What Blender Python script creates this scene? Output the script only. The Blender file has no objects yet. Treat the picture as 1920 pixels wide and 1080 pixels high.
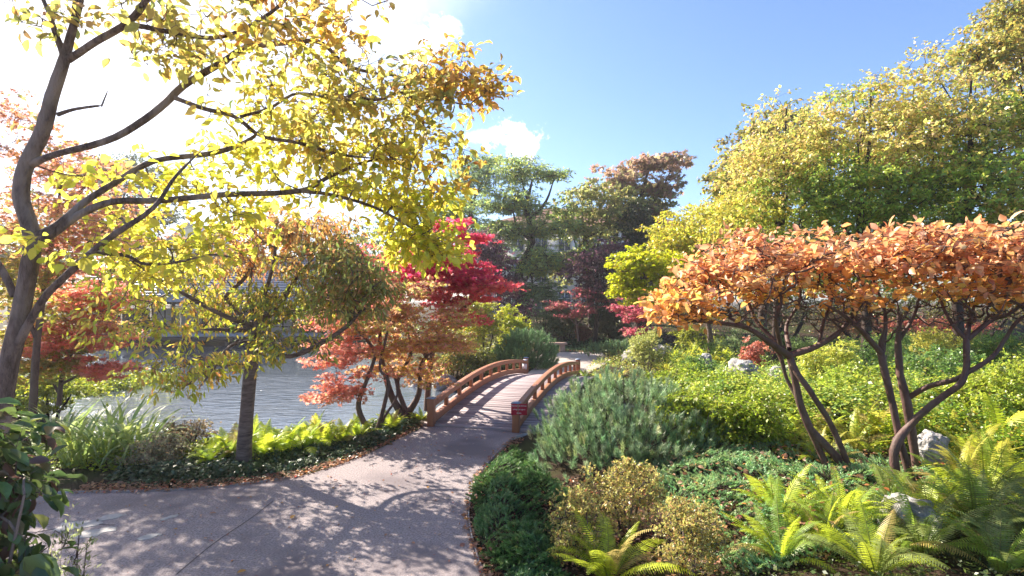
import bpy, math, random
import numpy as np
from mathutils import Vector, Matrix
random.seed(7); rng = np.random.default_rng(7)
R = math.radians
S = bpy.context.scene
COL = S.collection
# ------------------------------------------------------------------ camera
CH = 2.4                                   # camera height above the path
F = 1000.0                                 # focal length in photo pixels (1920 wide)
cam = bpy.data.cameras.new('camera'); cam.sensor_width = 36; cam.lens = 36*F/1920
cam.shift_y = 20/1920; cam.clip_start = .05; cam.clip_end = 2000
co = bpy.data.objects.new('camera', cam); COL.objects.link(co)
co.location = (0, 0, CH); co.rotation_euler = (R(90), 0, 0); S.camera = co
# ------------------------------------------------------------------ light
SUN_AZ = -50.0                             # degrees from +Y, negative = left
SUN_EL = 36.0
SD = Vector((math.sin(R(SUN_AZ))*math.cos(R(SUN_EL)), math.cos(R(SUN_AZ))*math.cos(R(SUN_EL)), math.sin(R(SUN_EL))))
sun = bpy.data.lights.new('sun', 'SUN'); sun.energy = 5.0; sun.angle = R(.5); sun.color = (1, .90, .76)
so = bpy.data.objects.new('sun', sun); COL.objects.link(so)
so.rotation_euler = SD.to_track_quat('Z', 'Y').to_euler(); so.location = SD*60
W = bpy.data.worlds.new('World'); S.world = W; W.use_nodes = True
wn = W.node_tree; wn.nodes.clear()
def N(t, ty, **k):
    n = t.nodes.new(ty)
    for a, b in k.items(): setattr(n, a, b)
    return n
def wmath(op, a, b=None, clamp=False):
    n = N(wn, 'ShaderNodeMath', operation=op); n.use_clamp = clamp
    for i, v in enumerate((a, b)):
        if v is None: continue
        if isinstance(v, (int, float)): n.inputs[i].default_value = v
        else: wn.links.new(v, n.inputs[i])
    return n.outputs[0]
sky = N(wn, 'ShaderNodeTexSky', sky_type='NISHITA'); sky.sun_disc = False
sky.sun_elevation = R(SUN_EL); sky.sun_rotation = R(SUN_AZ); sky.air_density = 1.0; sky.dust_density = .6; sky.ozone_density = 1.5
tc = N(wn, 'ShaderNodeTexCoord')
nz = N(wn, 'ShaderNodeTexNoise'); nz.inputs['Scale'].default_value = 19; nz.inputs['Detail'].default_value = 9; nz.inputs['Roughness'].default_value = .62
wn.links.new(tc.outputs['Generated'], nz.inputs['Vector'])
def cloud(px, py, sx, sy, amp, hard):
    d = Vector(((px-960)/F, 1, -(py-560)/F)).normalized()
    sb = N(wn, 'ShaderNodeVectorMath', operation='SUBTRACT'); wn.links.new(tc.outputs['Generated'], sb.inputs[0]); sb.inputs[1].default_value = d
    sc = N(wn, 'ShaderNodeVectorMath', operation='MULTIPLY'); wn.links.new(sb.outputs[0], sc.inputs[0]); sc.inputs[1].default_value = (F/sx, F/sx, F/sy)
    ln = N(wn, 'ShaderNodeVectorMath', operation='LENGTH'); wn.links.new(sc.outputs[0], ln.inputs[0])
    v = wmath('ADD', ln.outputs['Value'], wmath('MULTIPLY', wmath('SUBTRACT', nz.outputs['Fac'], .5), -amp))
    return wmath('MULTIPLY', wmath('SUBTRACT', 1.0, v), hard, True)
cl = wmath('MAXIMUM', cloud(972, 262, 54, 34, 3.6, 3.5), wmath('MULTIPLY', cloud(765, 62, 66, 52, 4.2, 2.2), .95))
cl = wmath('MAXIMUM', cl, wmath('MULTIPLY', cloud(905, 255, 34, 12, 3.5, 1.6), .7))
# thin bright veil of cloud round the sun
dt = N(wn, 'ShaderNodeVectorMath', operation='DOT_PRODUCT'); wn.links.new(tc.outputs['Generated'], dt.inputs[0]); dt.inputs[1].default_value = SD
nz2 = N(wn, 'ShaderNodeTexNoise'); nz2.inputs['Scale'].default_value = 2.5; nz2.inputs['Detail'].default_value = 7
wn.links.new(tc.outputs['Generated'], nz2.inputs['Vector'])
veil = wmath('MULTIPLY', wmath('SUBTRACT', wmath('ADD', dt.outputs['Value'], wmath('MULTIPLY', wmath('SUBTRACT', nz2.outputs['Fac'], .5), .5)), .735), 3.6, True)
veil = wmath('MULTIPLY', wmath('MULTIPLY', veil, veil), wmath('SUBTRACT', 3.0, wmath('MULTIPLY', veil, 2.0)))
mx = wmath('MAXIMUM', cl, veil)
mixn = N(wn, 'ShaderNodeMix', data_type='RGBA'); mixn.clamp_factor = True
gr = N(wn, 'ShaderNodeMix', data_type='RGBA', blend_type='MULTIPLY'); gr.inputs[0].default_value = 1.0
wn.links.new(sky.outputs[0], gr.inputs[6]); gr.inputs[7].default_value = (.84, .93, 1.12, 1)
wn.links.new(mx, mixn.inputs[0]); wn.links.new(gr.outputs[2], mixn.inputs[6]); mixn.inputs[7].default_value = (7.8, 7.7, 7.9, 1)
bg = N(wn, 'ShaderNodeBackground'); bg.inputs[1].default_value = .075
wn.links.new(mixn.outputs[2], bg.inputs[0])
ow = N(wn, 'ShaderNodeOutputWorld'); wn.links.new(bg.outputs[0], ow.inputs[0])
S.view_settings.view_transform = 'Standard'; S.view_settings.look = 'None'; S.view_settings.exposure = 1.68; S.view_settings.gamma = 1
S.view_settings.use_curve_mapping = False
S.cycles.max_bounces = 7; S.cycles.diffuse_bounces = 4; S.cycles.glossy_bounces = 3; S.cycles.transmission_bounces = 5
S.cycles.use_denoising = True; S.cycles.caustics_reflective = False; S.cycles.caustics_refractive = False

# ------------------------------------------------------------------ materials
def mat(name):
    m = bpy.data.materials.new(name); m.use_nodes = True; t = m.node_tree; t.nodes.clear()
    o = N(t, 'ShaderNodeOutputMaterial'); return m, t, o
def leafmat(name, trans=.5, gloss=.06, rough=.4):
    m, t, o = mat(name)
    a = N(t, 'ShaderNodeAttribute', attribute_name='Col')
    oc = N(t, 'ShaderNodeTexCoord'); nn = N(t, 'ShaderNodeTexNoise'); nn.inputs['Scale'].default_value = 60
    t.links.new(oc.outputs['Object'], nn.inputs['Vector'])
    v = N(t, 'ShaderNodeMapRange'); v.inputs[1].default_value = .3; v.inputs[2].default_value = .7; v.inputs[3].default_value = .8; v.inputs[4].default_value = 1.15
    t.links.new(nn.outputs['Fac'], v.inputs[0])
    mu = N(t, 'ShaderNodeVectorMath', operation='SCALE'); t.links.new(a.outputs['Color'], mu.inputs[0]); t.links.new(v.outputs[0], mu.inputs['Scale'])
    d = N(t, 'ShaderNodeBsdfDiffuse'); t.links.new(mu.outputs[0], d.inputs[0])
    g = N(t, 'ShaderNodeGamma'); g.inputs[1].default_value = .82; t.links.new(mu.outputs[0], g.inputs[0])
    tr = N(t, 'ShaderNodeBsdfTranslucent'); t.links.new(g.outputs[0], tr.inputs[0])
    m1 = N(t, 'ShaderNodeMixShader'); m1.inputs[0].default_value = trans; t.links.new(d.outputs[0], m1.inputs[1]); t.links.new(tr.outputs[0], m1.inputs[2])
    gl = N(t, 'ShaderNodeBsdfGlossy'); gl.inputs['Roughness'].default_value = rough; gl.inputs[0].default_value = (.9, .9, .9, 1)
    m2 = N(t, 'ShaderNodeMixShader'); m2.inputs[0].default_value = gloss; t.links.new(m1.outputs[0], m2.inputs[1]); t.links.new(gl.outputs[0], m2.inputs[2])
    t.links.new(m2.outputs[0], o.inputs[0]); return m
def surf(name, c1, c2, scale=8, rough=.8, bump=.3, bscale=None, stretch=(1, 1, 1), spec=.3, c3=None, s3=1.5, det=8, bdist=.02, coat=0):
    m, t, o = mat(name)
    p = N(t, 'ShaderNodeBsdfPrincipled'); p.inputs['Roughness'].default_value = rough; p.inputs['Specular IOR Level'].default_value = spec
    p.inputs['Coat Weight'].default_value = coat
    oc = N(t, 'ShaderNodeTexCoord'); mp = N(t, 'ShaderNodeMapping'); mp.inputs['Scale'].default_value = stretch
    t.links.new(oc.outputs['Object'], mp.inputs[0])
    n = N(t, 'ShaderNodeTexNoise'); n.inputs['Scale'].default_value = scale; n.inputs['Detail'].default_value = det; n.inputs['Roughness'].default_value = .65
    t.links.new(mp.outputs[0], n.inputs['Vector'])
    r = N(t, 'ShaderNodeValToRGB'); r.color_ramp.elements[0].position = .32; r.color_ramp.elements[1].position = .68
    r.color_ramp.elements[0].color = (*c1, 1); r.color_ramp.elements[1].color = (*c2, 1)
    t.links.new(n.outputs['Fac'], r.inputs[0]); out = r.outputs[0]
    if c3:
        n3 = N(t, 'ShaderNodeTexNoise'); n3.inputs['Scale'].default_value = s3; n3.inputs['Detail'].default_value = 5
        t.links.new(mp.outputs[0], n3.inputs['Vector'])
        mr = N(t, 'ShaderNodeMapRange'); mr.inputs[1].default_value = .48; mr.inputs[2].default_value = .62
        t.links.new(n3.outputs['Fac'], mr.inputs[0])
        x = N(t, 'ShaderNodeMix', data_type='RGBA'); t.links.new(mr.outputs[0], x.inputs[0]); t.links.new(out, x.inputs[6]); x.inputs[7].default_value = (*c3, 1); out = x.outputs[2]
    t.links.new(out, p.inputs[0])
    if bump:
        nb = N(t, 'ShaderNodeTexNoise'); nb.inputs['Scale'].default_value = bscale or scale*4; nb.inputs['Detail'].default_value = 6
        t.links.new(mp.outputs[0], nb.inputs['Vector'])
        b = N(t, 'ShaderNodeBump'); b.inputs['Strength'].default_value = bump; b.inputs['Distance'].default_value = bdist
        t.links.new(nb.outputs['Fac'], b.inputs['Height']); t.links.new(b.outputs[0], p.inputs['Normal'])
    t.links.new(p.outputs[0], o.inputs[0]); return m
M = {}
M['leaf'] = leafmat('leaf', .58, .05, .42)
M['leaf_thin'] = leafmat('leaf_thin', .68, .04, .42)
M['leaf_gloss'] = leafmat('leaf_gloss', .28, .06, .42)
M['needle'] = leafmat('needle', .3, .06, .4)
M['fern'] = leafmat('fern', .55, .04, .45)
M['bark'] = surf('bark', (.035, .022, .02), (.20, .14, .12), 22, .85, 1.0, 45, (1, 1, .3), bdist=.03, c3=(.26, .20, .17), s3=6)
M['bark_cherry'] = surf('bark_cherry', (.045, .028, .025), (.22, .16, .14), 6, .7, .6, 30, (1, 1, 5), bdist=.012)
M['bark_dark'] = surf('bark_dark', (.02, .014, .013), (.07, .045, .038), 14, .85, .5, 40, (1, 1, .4))
M['bark_smooth'] = surf('bark_smooth', (.06, .032, .028), (.17, .10, .085), 10, .6, .35, 40, (1, 1, .5), c3=(.11, .075, .06), s3=5)
M['asphalt'] = surf('asphalt', (.15, .122, .13), (.49, .425, .425), 48, .9, .9, 150, spec=.2, c3=(.20, .17, .18), s3=.8, bdist=.012, det=12)
M['gravel'] = surf('gravel', (.36, .30, .27), (.50, .44, .40), 60, .95, .4, 200, spec=.2, c3=(.40, .34, .30), s3=1)
M['soil'] = surf('soil', (.022, .014, .01), (.075, .05, .035), 9, .95, .8, 50, spec=.1, c3=(.05, .055, .02), s3=.9, bdist=.03)
M['redwood'] = surf('redwood', (.22, .08, .045), (.47, .205, .115), 7, .5, .3, 40, (8, 8, 1), spec=.35, coat=.1, c3=(.30, .12, .06), s3=.6)
M['redwood_x'] = surf('redwood_x', (.22, .08, .045), (.47, .205, .115), 7, .5, .3, 40, (9, .6, 9), spec=.35, coat=.1, c3=(.34, .16, .09), s3=.35)
M['deck'] = surf('deck', (.24, .19, .20), (.44, .38, .39), 6, .75, .5, 30, (1.2, 16, 16), spec=.3, c3=(.26, .21, .22), s3=1.5, bdist=.006)
for _k, _a, _b in ((1, (.18, .14, .15), (.34, .29, .30)), (2, (.30, .25, .26), (.50, .44, .45))): M['deck%d' % _k] = surf('deck%d' % _k, _a, _b, 6, .75, .5, 30, (1.2, 16, 16), spec=.3, c3=(.26, .21, .22), s3=1.5, bdist=.006)
M['dark_wood'] = surf('dark_wood', (.03, .02, .018), (.08, .055, .045), 5, .7, .3, 30, (1, 8, 8))
M['cap'] = surf('cap', (.16, .24, .36), (.24, .32, .45), 8, .35, .05, spec=.5)
M['lead'] = surf('lead', (.26, .27, .30), (.38, .39, .43), 12, .4, .2)
M['rock'] = surf('rock', (.13, .125, .12), (.56, .54, .52), 9, .9, .9, 16, c3=(.2, .19, .17), s3=3, bdist=.05)
M['pale_patch'] = surf('pale_patch', (.34, .33, .32), (.48, .46, .45), 20, .85, .5, 80)
M['bench'] = surf('bench', (.42, .26, .20), (.55, .38, .31), 8, .8, .3)
M['steel'] = surf('steel', (.22, .2, .2), (.36, .34, .34), 20, .5, .1)
M['joint'] = surf('joint', (.10, .08, .08), (.17, .14, .14), 30, .95, .3)
M['sign'] = surf('sign', (.36, .012, .035), (.44, .018, .045), 3, .4, 0)
M['paper'] = surf('paper', (.72, .70, .72), (.8, .79, .8), 3, .5, 0)
M['plaster'] = surf('plaster', (.76, .70, .62), (.84, .78, .70), 1.5, .9, .15)
M['plaster_yellow'] = surf('plaster_yellow', (.62, .60, .38), (.70, .68, .45), 1, .9, .1)
M['trim'] = surf('trim', (.68, .64, .58), (.78, .75, .70), 3, .8, .1)
M['roof_brown'] = surf('roof_brown', (.16, .075, .05), (.30, .16, .11), 2, .85, .5, 6)
M['roof_grey'] = surf('roof_grey', (.19, .20, .24), (.36, .37, .43), 3, .38, .4, 12)
M['glass'] = surf('glass', (.05, .07, .09), (.10, .13, .17), 1, .08, 0, spec=.8)
M['white_panel'] = surf('white_panel', (.34, .29, .26), (.42, .37, .33), 2, .85, 0)
# water
m, t, o = mat('water'); M['water'] = m
p = N(t, 'ShaderNodeBsdfPrincipled'); p.inputs['Base Color'].default_value = (.07, .09, .115, 1); p.inputs['Roughness'].default_value = .04
p.inputs['IOR'].default_value = 1.5; p.inputs['Specular IOR Level'].default_value = .9
oc = N(t, 'ShaderNodeTexCoord'); mp = N(t, 'ShaderNodeMapping'); mp.inputs['Scale'].default_value = (.55, 1.7, 1); mp.inputs['Rotation'].default_value = (0, 0, R(-14))
t.links.new(oc.outputs['Object'], mp.inputs[0])
n1 = N(t, 'ShaderNodeTexNoise'); n1.inputs['Scale'].default_value = 2.6; n1.inputs['Detail'].default_value = 5; n1.inputs['Distortion'].default_value = .6
t.links.new(mp.outputs[0], n1.inputs['Vector'])
n2 = N(t, 'ShaderNodeTexNoise'); n2.inputs['Scale'].default_value = .35; n2.inputs['Detail'].default_value = 2; t.links.new(mp.outputs[0], n2.inputs['Vector'])
mr = N(t, 'ShaderNodeMapRange'); mr.inputs[1].default_value = .35; mr.inputs[2].default_value = .65; mr.inputs[3].default_value = .1; mr.inputs[4].default_value = 1.0; t.links.new(n2.outputs['Fac'], mr.inputs[0])
b = N(t, 'ShaderNodeBump'); b.inputs['Distance'].default_value = .07; t.links.new(mr.outputs[0], b.inputs['Strength']); t.links.new(n1.outputs['Fac'], b.inputs['Height'])
t.links.new(b.outputs[0], p.inputs['Normal']); t.links.new(p.outputs[0], o.inputs[0])

# ------------------------------------------------------------------ mesh helpers
def mesh(name, V, Fs, material, cols=None, smooth=False):
    """V (n,3); Fs list of int arrays (m,k)"""
    me = bpy.data.meshes.new(name); V = np.asarray(V, np.float32)
    me.vertices.add(len(V)); me.vertices.foreach_set('co', V.ravel())
    Fs = [np.asarray(f, np.int32) for f in Fs if len(f)]
    loops = np.concatenate([f.ravel() for f in Fs]); tot = np.concatenate([np.full(len(f), f.shape[1]) for f in Fs])
    st = np.concatenate([[0], np.cumsum(tot)[:-1]]).astype(np.int32)
    me.loops.add(len(loops)); me.loops.foreach_set('vertex_index', loops)
    me.polygons.add(len(tot)); me.polygons.foreach_set('loop_start', st)
    if smooth: me.polygons.foreach_set('use_smooth', np.ones(len(tot), bool))
    if cols is not None:
        c = np.ones((len(V), 4), np.float32); c[:, :3] = cols
        a = me.color_attributes.new('Col', 'FLOAT_COLOR', 'POINT'); a.data.foreach_set('color', c.ravel())
    me.materials.append(M[material]); me.update(calc_edges=True); return me
def tag(o, label=None, cat=None, group=None, kind=None):
    for k, v in (('label', label), ('category', cat), ('group', group), ('kind', kind)):
        if v: o[k] = v
    return o
def link(name, me, parent=None, loc=None):
    o = bpy.data.objects.new(name, me); COL.objects.link(o)
    if parent is not None: o.parent = parent
    if loc is not None: o.location = loc
    return o
def empty(name, loc, label, cat, group=None, rz=0):
    o = bpy.data.objects.new(name, None); COL.objects.link(o); o.location = loc; o.rotation_euler = (0, 0, rz); o.empty_display_size = .1
    return tag(o, label, cat, group)
class MB:
    def __init__(s): s.V = []; s.Q = []; s.n = 0
    def add(s, v, q): s.V.append(np.asarray(v, float)); s.Q.append(np.asarray(q)+s.n); s.n += len(v)
    def box(s, c, d, m=None, taper=0):
        x, y, z = (a/2 for a in d)
        v = np.array([(i*x*(1-taper if k > 0 else 1), j*y*(1-taper if k > 0 else 1), k*z) for k in (-1, 1) for j in (-1, 1) for i in (-1, 1)], float)
        if m is not None: v = v @ np.array(m).T
        s.add(v+np.array(c), [(0, 2, 3, 1), (4, 5, 7, 6), (0, 1, 5, 4), (2, 6, 7, 3), (0, 4, 6, 2), (1, 3, 7, 5)])
    def obj(s, name, material, parent=None, bevel=0, loc=None, smooth=False, kind=None):
        V = np.concatenate(s.V)
        if loc is not None: V = V-np.array(loc)
        o = link(name, mesh(name, V, [np.concatenate(s.Q)], material, smooth=smooth), parent, loc)
        if bevel:
            b = o.modifiers.new('bevel', 'BEVEL'); b.width = bevel; b.segments = 2
        if kind: o['kind'] = kind
        return o
def unit(a): return a/(np.linalg.norm(a, axis=-1, keepdims=True)+1e-9)
def catmull(P, k=4):
    P = np.asarray(P, float); n = len(P)
    if n < 3: k = max(k, 3)
    Q = np.vstack([2*P[0]-P[1], P, 2*P[-1]-P[-2]]); out = []
    for i in range(n-1):
        a, b, c, d = Q[i:i+4]
        for t in np.arange(k)/k:
            out.append(.5*((2*b)+(c-a)*t+(2*a-5*b+4*c-d)*t*t+(3*b-a-3*c+d)*t**3))
    out.append(P[-1]); return np.array(out)
def tube(P, rad, sides=9, wob=0.0):
    P = np.asarray(P, float); n = len(P); T = unit(np.gradient(P, axis=0))
    ref = np.array([0, 1, 0.]) if abs(T[0][1]) < .8 else np.array([1, 0, 0.])
    U = []; u = unit(np.cross(T[0], ref))
    for i in range(n):
        u = unit(u-np.dot(u, T[i])*T[i]); U.append(u)
    U = np.array(U); Wd = np.cross(T, U); a = np.arange(sides)/sides*2*np.pi
    rr = np.asarray(rad)[:, None]*(1+wob*rng.normal(size=(n, sides)))
    V = P[:, None]+rr[..., None]*(np.cos(a)[None, :, None]*U[:, None]+np.sin(a)[None, :, None]*Wd[:, None])
    i = np.arange(n-1)[:, None]*sides; j = np.arange(sides)[None]; j2 = (j+1) % sides
    Q = np.stack([i+j, i+j2, i+sides+j2, i+sides+j], -1).reshape(-1, 4)
    return V.reshape(-1, 3), Q
def prisms(A, B, ra, rb, sides=4):
    A, B = np.asarray(A), np.asarray(B); n = len(A)
    T = unit(B-A); ref = np.where(np.abs(T[:, 2:3]) < .8, np.array([[0, 0, 1.]]), np.array([[1., 0, 0]]))
    U = unit(np.cross(T, ref)); Wd = np.cross(T, U); a = np.arange(sides)/sides*2*np.pi
    ring = np.cos(a)[None, :, None]*U[:, None]+np.sin(a)[None, :, None]*Wd[:, None]
    V = np.concatenate([A[:, None]+ring*np.asarray(ra)[:, None, None], (B+T*np.asarray(rb)[:, None]*.5)[:, None]+ring*np.asarray(rb)[:, None, None]], 1).reshape(-1, 3)
    base = np.arange(n)[:, None]*2*sides; j = np.arange(sides)[None]; j2 = (j+1) % sides
    Q = np.stack([base+j, base+j2, base+sides+j2, base+sides+j], -1).reshape(-1, 4)
    return V, Q
# leaf templates: x along the leaf, y across, z up; (verts, tris/quads)
def T_(v, f): return np.array(v, float), np.array(f)
LEAF = T_([(0, 0, 0), (.22, .2, .05), (.55, .27, .07), (.85, .13, .02), (1.0, 0, -.07), (.85, -.13, .02), (.55, -.27, .07), (.22, -.2, .05), (.3, 0, 0), (.65, 0, .0)],
          [(0, 8, 1, 1), (8, 9, 2, 1), (9, 4, 3, 2), (0, 7, 8, 8), (7, 6, 9, 8), (6, 5, 4, 9)])
def quads2tri(f):
    out = []
    for q in f:
        q = list(q); out.append((q[0], q[1], q[2]))
        if len(set(q)) == 4: out.append((q[0], q[2], q[3]))
    return np.array(out)
LEAF = (LEAF[0], quads2tri(LEAF[1]))
BIG = (LEAF[0]*np.array([1, 1.15, 1.3]), LEAF[1])
BLEAF = (LEAF[0]*np.array([1, 1.0, 2.0])+np.array([0, 0, 0]), LEAF[1])
NARROW = (LEAF[0]*np.array([1, .65, 1.0]), LEAF[1])
OVAL = T_([(0, 0, 0), (.45, .3, .06), (1, 0, -.05), (.45, -.3, .06)], [(0, 1, 2, 3)])
SLIM = T_([(0, 0, 0), (.45, .17, .05), (1, 0, -.1), (.45, -.17, .05)], [(0, 1, 2, 3)])
ROUND = T_([(0, 0, 0), (.3, .36, .04), (.8, .3, .02), (1, 0, -.05), (.8, -.3, .02), (.3, -.36, .04)], [(0, 1, 2, 3), (0, 3, 4, 5)])
NEED = T_([(0, .5, 0), (1, 0, 0), (0, -.5, 0)], [(0, 1, 2)])
def star(n, inner, spread=2.6):
    v = [(0.12, 0, 0)]; f = []
    for i in range(n):
        a = -spread/2*1.0+spread*i/(n-1); L = 1-.35*abs(i-(n-1)/2)/((n-1)/2)
        v.append((.1+.9*L*math.cos(a), .9*L*math.sin(a), -.08*L))
        if i < n-1:
            b = a+spread/(n-1)/2; v.append((.1+inner*math.cos(b), inner*math.sin(b), .03))
    for i in range(n):
        k = 1+2*i; l = k-1 if i > 0 else 0; r = k+1 if i < n-1 else 0
        f.append((0, l, k) if i > 0 else (0, 0, k)); f.append((0, k, r))
    f = [q for q in f if len(set(q)) == 3]
    # outer lobes get a back corner
    v.append((0, .3, 0)); v.append((0, -.3, 0)); f.append((0, len(v)-1, 1)); f.append((0, 2*n-1, len(v)-2))
    return np.array(v), np.array(f)
MAPLE = star(5, .38)
IVY = star(3, .55, 2.0)
def put(tmpl, P, D, Nn, size, cols, width=None):
    """instantiates a template at every point as one numpy mesh"""
    v, f = tmpl; n = len(P); D = unit(D); Sd = unit(np.cross(Nn, D)); Nn = np.cross(D, Sd)
    sz = size[:, None, None]; wy = sz if width is None else width[:, None, None]
    V = P[:, None]+v[None, :, 0:1]*sz*D[:, None]+v[None, :, 1:2]*wy*Sd[:, None]+v[None, :, 2:3]*sz*Nn[:, None]
    Fc = (np.arange(n)[:, None, None]*len(v)+f[None]).reshape(-1, f.shape[1])
    return V.reshape(-1, 3), Fc, np.repeat(cols, len(v), 0)
def hs(c):
    """sRGB 0-255 colour as the photograph shows a lit leaf -> base colour"""
    c = np.array(c)/255.; return np.where(c > .04045, ((c+.055)/1.055)**2.4, c/12.92)
def pal(n, p, jit=.16):
    """p: list of (weight, (r,g,b) base colours)"""
    w = np.array([a for a, _ in p], float); C = np.array([c for _, c in p], float)
    i = rng.choice(len(p), n, p=w/w.sum()); j = rng.choice(len(p), n, p=w/w.sum()); t = rng.random((n, 1))*.5
    c = C[i]*(1-t)+C[j]*t
    return np.clip(c*np.exp(rng.normal(0, jit, (n, 1)))*np.exp(rng.normal(0, .06, (n, 3))), .004, .9)
KW = [(rng.normal(size=3), rng.random()*6.28) for _ in range(14)]
def nz3(P, s=1.0):
    v = 0
    for i, (k, ph) in enumerate(KW): v = v+np.sin((P*k).sum(-1)*s*(1+.22*i)*1.7+ph)
    return v/3.7
def rnd(n): return unit(rng.normal(size=(n, 3)))
def inpoly(x, y, poly):
    poly = np.asarray(poly, float); ins = np.zeros(np.shape(x), bool); j = len(poly)-1
    for i in range(len(poly)):
        xi, yi = poly[i]; xj, yj = poly[j]
        c = ((yi > y) != (yj > y)) & (x < (xj-xi)*(y-yi)/(yj-yi+1e-12)+xi); ins ^= c; j = i
    return ins
def sdist(x, y, poly):
    poly = np.asarray(poly, float); d = np.full(np.shape(x), 1e9)
    for i in range(len(poly)):
        a = poly[i]; b = poly[(i+1) % len(poly)]; ab = b-a
        t = np.clip(((x-a[0])*ab[0]+(y-a[1])*ab[1])/(ab@ab), 0, 1)
        d = np.minimum(d, np.hypot(x-a[0]-t*ab[0], y-a[1]-t*ab[1]))
    return np.where(inpoly(x, y, poly), -d, d)
def sst(a, b, x): t = np.clip((x-a)/(b-a), 0, 1); return t*t*(3-2*t)
def P(px, py, Y): return np.array([(px-960)/F*Y, Y, CH-(py-560)/F*Y])

# ------------------------------------------------------------------ the lie of the land
POND = catmull([(-30, 33.2), (-12, 33.2), (-9, 31), (-8, 28), (-5.5, 23.5), (-3, 19), (-1.2, 16.4), (.6, 15.3), (3.2, 15.0), (4.4, 13.8), (3.4, 12.6), (1.4, 11.6), (-.8, 11.2), (-2.8, 11.4), (-3.6, 10.2), (-5.2, 9.3), (-8.2, 9.4), (-10.4, 11.2), (-13, 14.5), (-18, 18), (-30, 22)], 4)[:-1]
PATH = [(-16, 5.2), (-9, 6.3), (-5.46, 6.58), (-4.6, 6.62), (-3.79, 6.76), (-3.3, 6.95), (-2.88, 7.2), (-2.5, 7.7), (-2.23, 8.28), (-1.95, 9.1), (-1.66, 10.12), (.32, 9.56), (.02, 9.2), (-.25, 8.28), (-.40, 7.6), (-.49, 7.06), (-.51, 6.15), (-.43, 5.45), (-.25, 4.6), (0, 3.6), (.35, 1), (.8, -5), (-16, -5)]
FARP = [(.45, 17.0), (2.12, 16.5), (2.6, 17.6), (3.4, 19.5), (3.9, 21.5), (4.0, 23.6), (3.3, 24.4), (1.5, 24.5), (1.0, 22), (.9, 19)]
def H(x, y):
    x = np.asarray(x, float); y = np.asarray(y, float)
    d = sdist(x, y, POND)
    h = -1.15*(1-sst(-1.3, .9, d))
    bed = sst(.1, 3.2, x)*sst(.2, 1.5, sdist(x, y, PATH))*sst(26, 12, y)*.32
    q = np.stack([x, y, 0*x], -1); un = nz3(q, .35)*.06+nz3(q, 1.1)*.02
    away = sst(.0, .8, np.minimum(sdist(x, y, PATH), sdist(x, y, FARP)))
    up = sst(24.5, 34, y)*1.0*sst(-10, -2, x)
    rt = sst(6, 16, x)*.3
    return h+(bed+un+rt)*away*sst(.3, 1.6, d)+up*sst(.5, 3, d)-.03*away*sst(.5, .9, d)
def G(px, py, dz=0):
    """the spot of ground seen at this place in the photo"""
    Y = np.linspace(2.5, 60, 6000); X = (px-960)/F*Y; Z = CH-(py-560)/F*Y
    h = H(X, Y)+dz; i = np.argmax(Z <= h); return np.array([X[i], Y[i], h[i]-dz])
def polyG(pts): return [tuple(G(*p)[:2]) for p in pts]
def sample(poly, n):
    poly = np.array(poly); lo = poly.min(0); hi = poly.max(0); out = []
    while sum(map(len, out)) < n:
        q = lo+(hi-lo)*rng.random((n*2, 2)); out.append(q[inpoly(q[:, 0], q[:, 1], poly)])
    return np.concatenate(out)[:n]
xs = np.concatenate([[-300, -200, -120, -80, -60, -45], np.arange(-36, -16, .8), np.arange(-16, 14, .16), np.arange(14, 40, .9), [45, 60, 80, 120, 200, 300]])
ys = np.concatenate([[-80, -40, -15], np.arange(-6, 3, .5), np.arange(3, 27, .16), np.arange(27, 60, .6), [70, 90, 130, 200, 300, 420]])
X, Y = np.meshgrid(xs, ys); Z = H(X, Y); Z[(np.abs(X) > 60) | (Y > 62)] = .0
dp = np.minimum(sdist(X, Y, PATH), sdist(X, Y, FARP)); Z = np.where((dp < .35) & (sdist(X, Y, POND) > .3), np.minimum(Z, -.012-.03*(dp < 0)), Z)
i, j = np.meshgrid(np.arange(len(ys)-1), np.arange(len(xs)-1), indexing='ij'); a = (i*len(xs)+j).ravel()
tag(link('ground', mesh('ground', np.stack([X, Y, Z], -1).reshape(-1, 3), [np.stack([a, a+1, a+1+len(xs), a+len(xs)], -1)], 'soil', smooth=True)), kind='structure')
def sheet(name, poly, z, material, thick=.12):
    n = len(poly); V = [(x, y, z) for x, y in poly]+[(x, y, z-thick) for x, y in poly]
    me = bpy.data.meshes.new(name); me.from_pydata(V, [], [list(range(n))[::-1]]+[(k, (k+1) % n, n+(k+1) % n, n+k) for k in range(n)])
    me.materials.append(M[material]); me.update()
    import bmesh
    bm = bmesh.new(); bm.from_mesh(me); bmesh.ops.recalc_face_normals(bm, faces=bm.faces); bm.to_mesh(me); bm.free()
    return link(name, me)
PATHS = [tuple(p) for p in catmull(PATH[1:11], 4)]+[tuple(p) for p in catmull(PATH[11:21], 4)]+[PATH[21], PATH[22], PATH[0]]
path = tag(sheet('path', PATHS, 0, 'asphalt'), kind='structure')
tag(sheet('gravel_path', FARP, 0, 'gravel'), kind='structure')
tag(sheet('lawn_path', polyG([(1430, 672), (1560, 662), (1720, 660), (1900, 652), (1900, 660), (1720, 668), (1560, 672), (1440, 680)]), .32, 'gravel', .3), kind='structure')
V = np.array([(-60, 0, -.52), (12, 0, -.52), (12, 40, -.52), (-60, 40, -.52)])
tag(link('water', mesh('water', V, [[(0, 1, 2, 3)]], 'water')), kind='structure')
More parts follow.
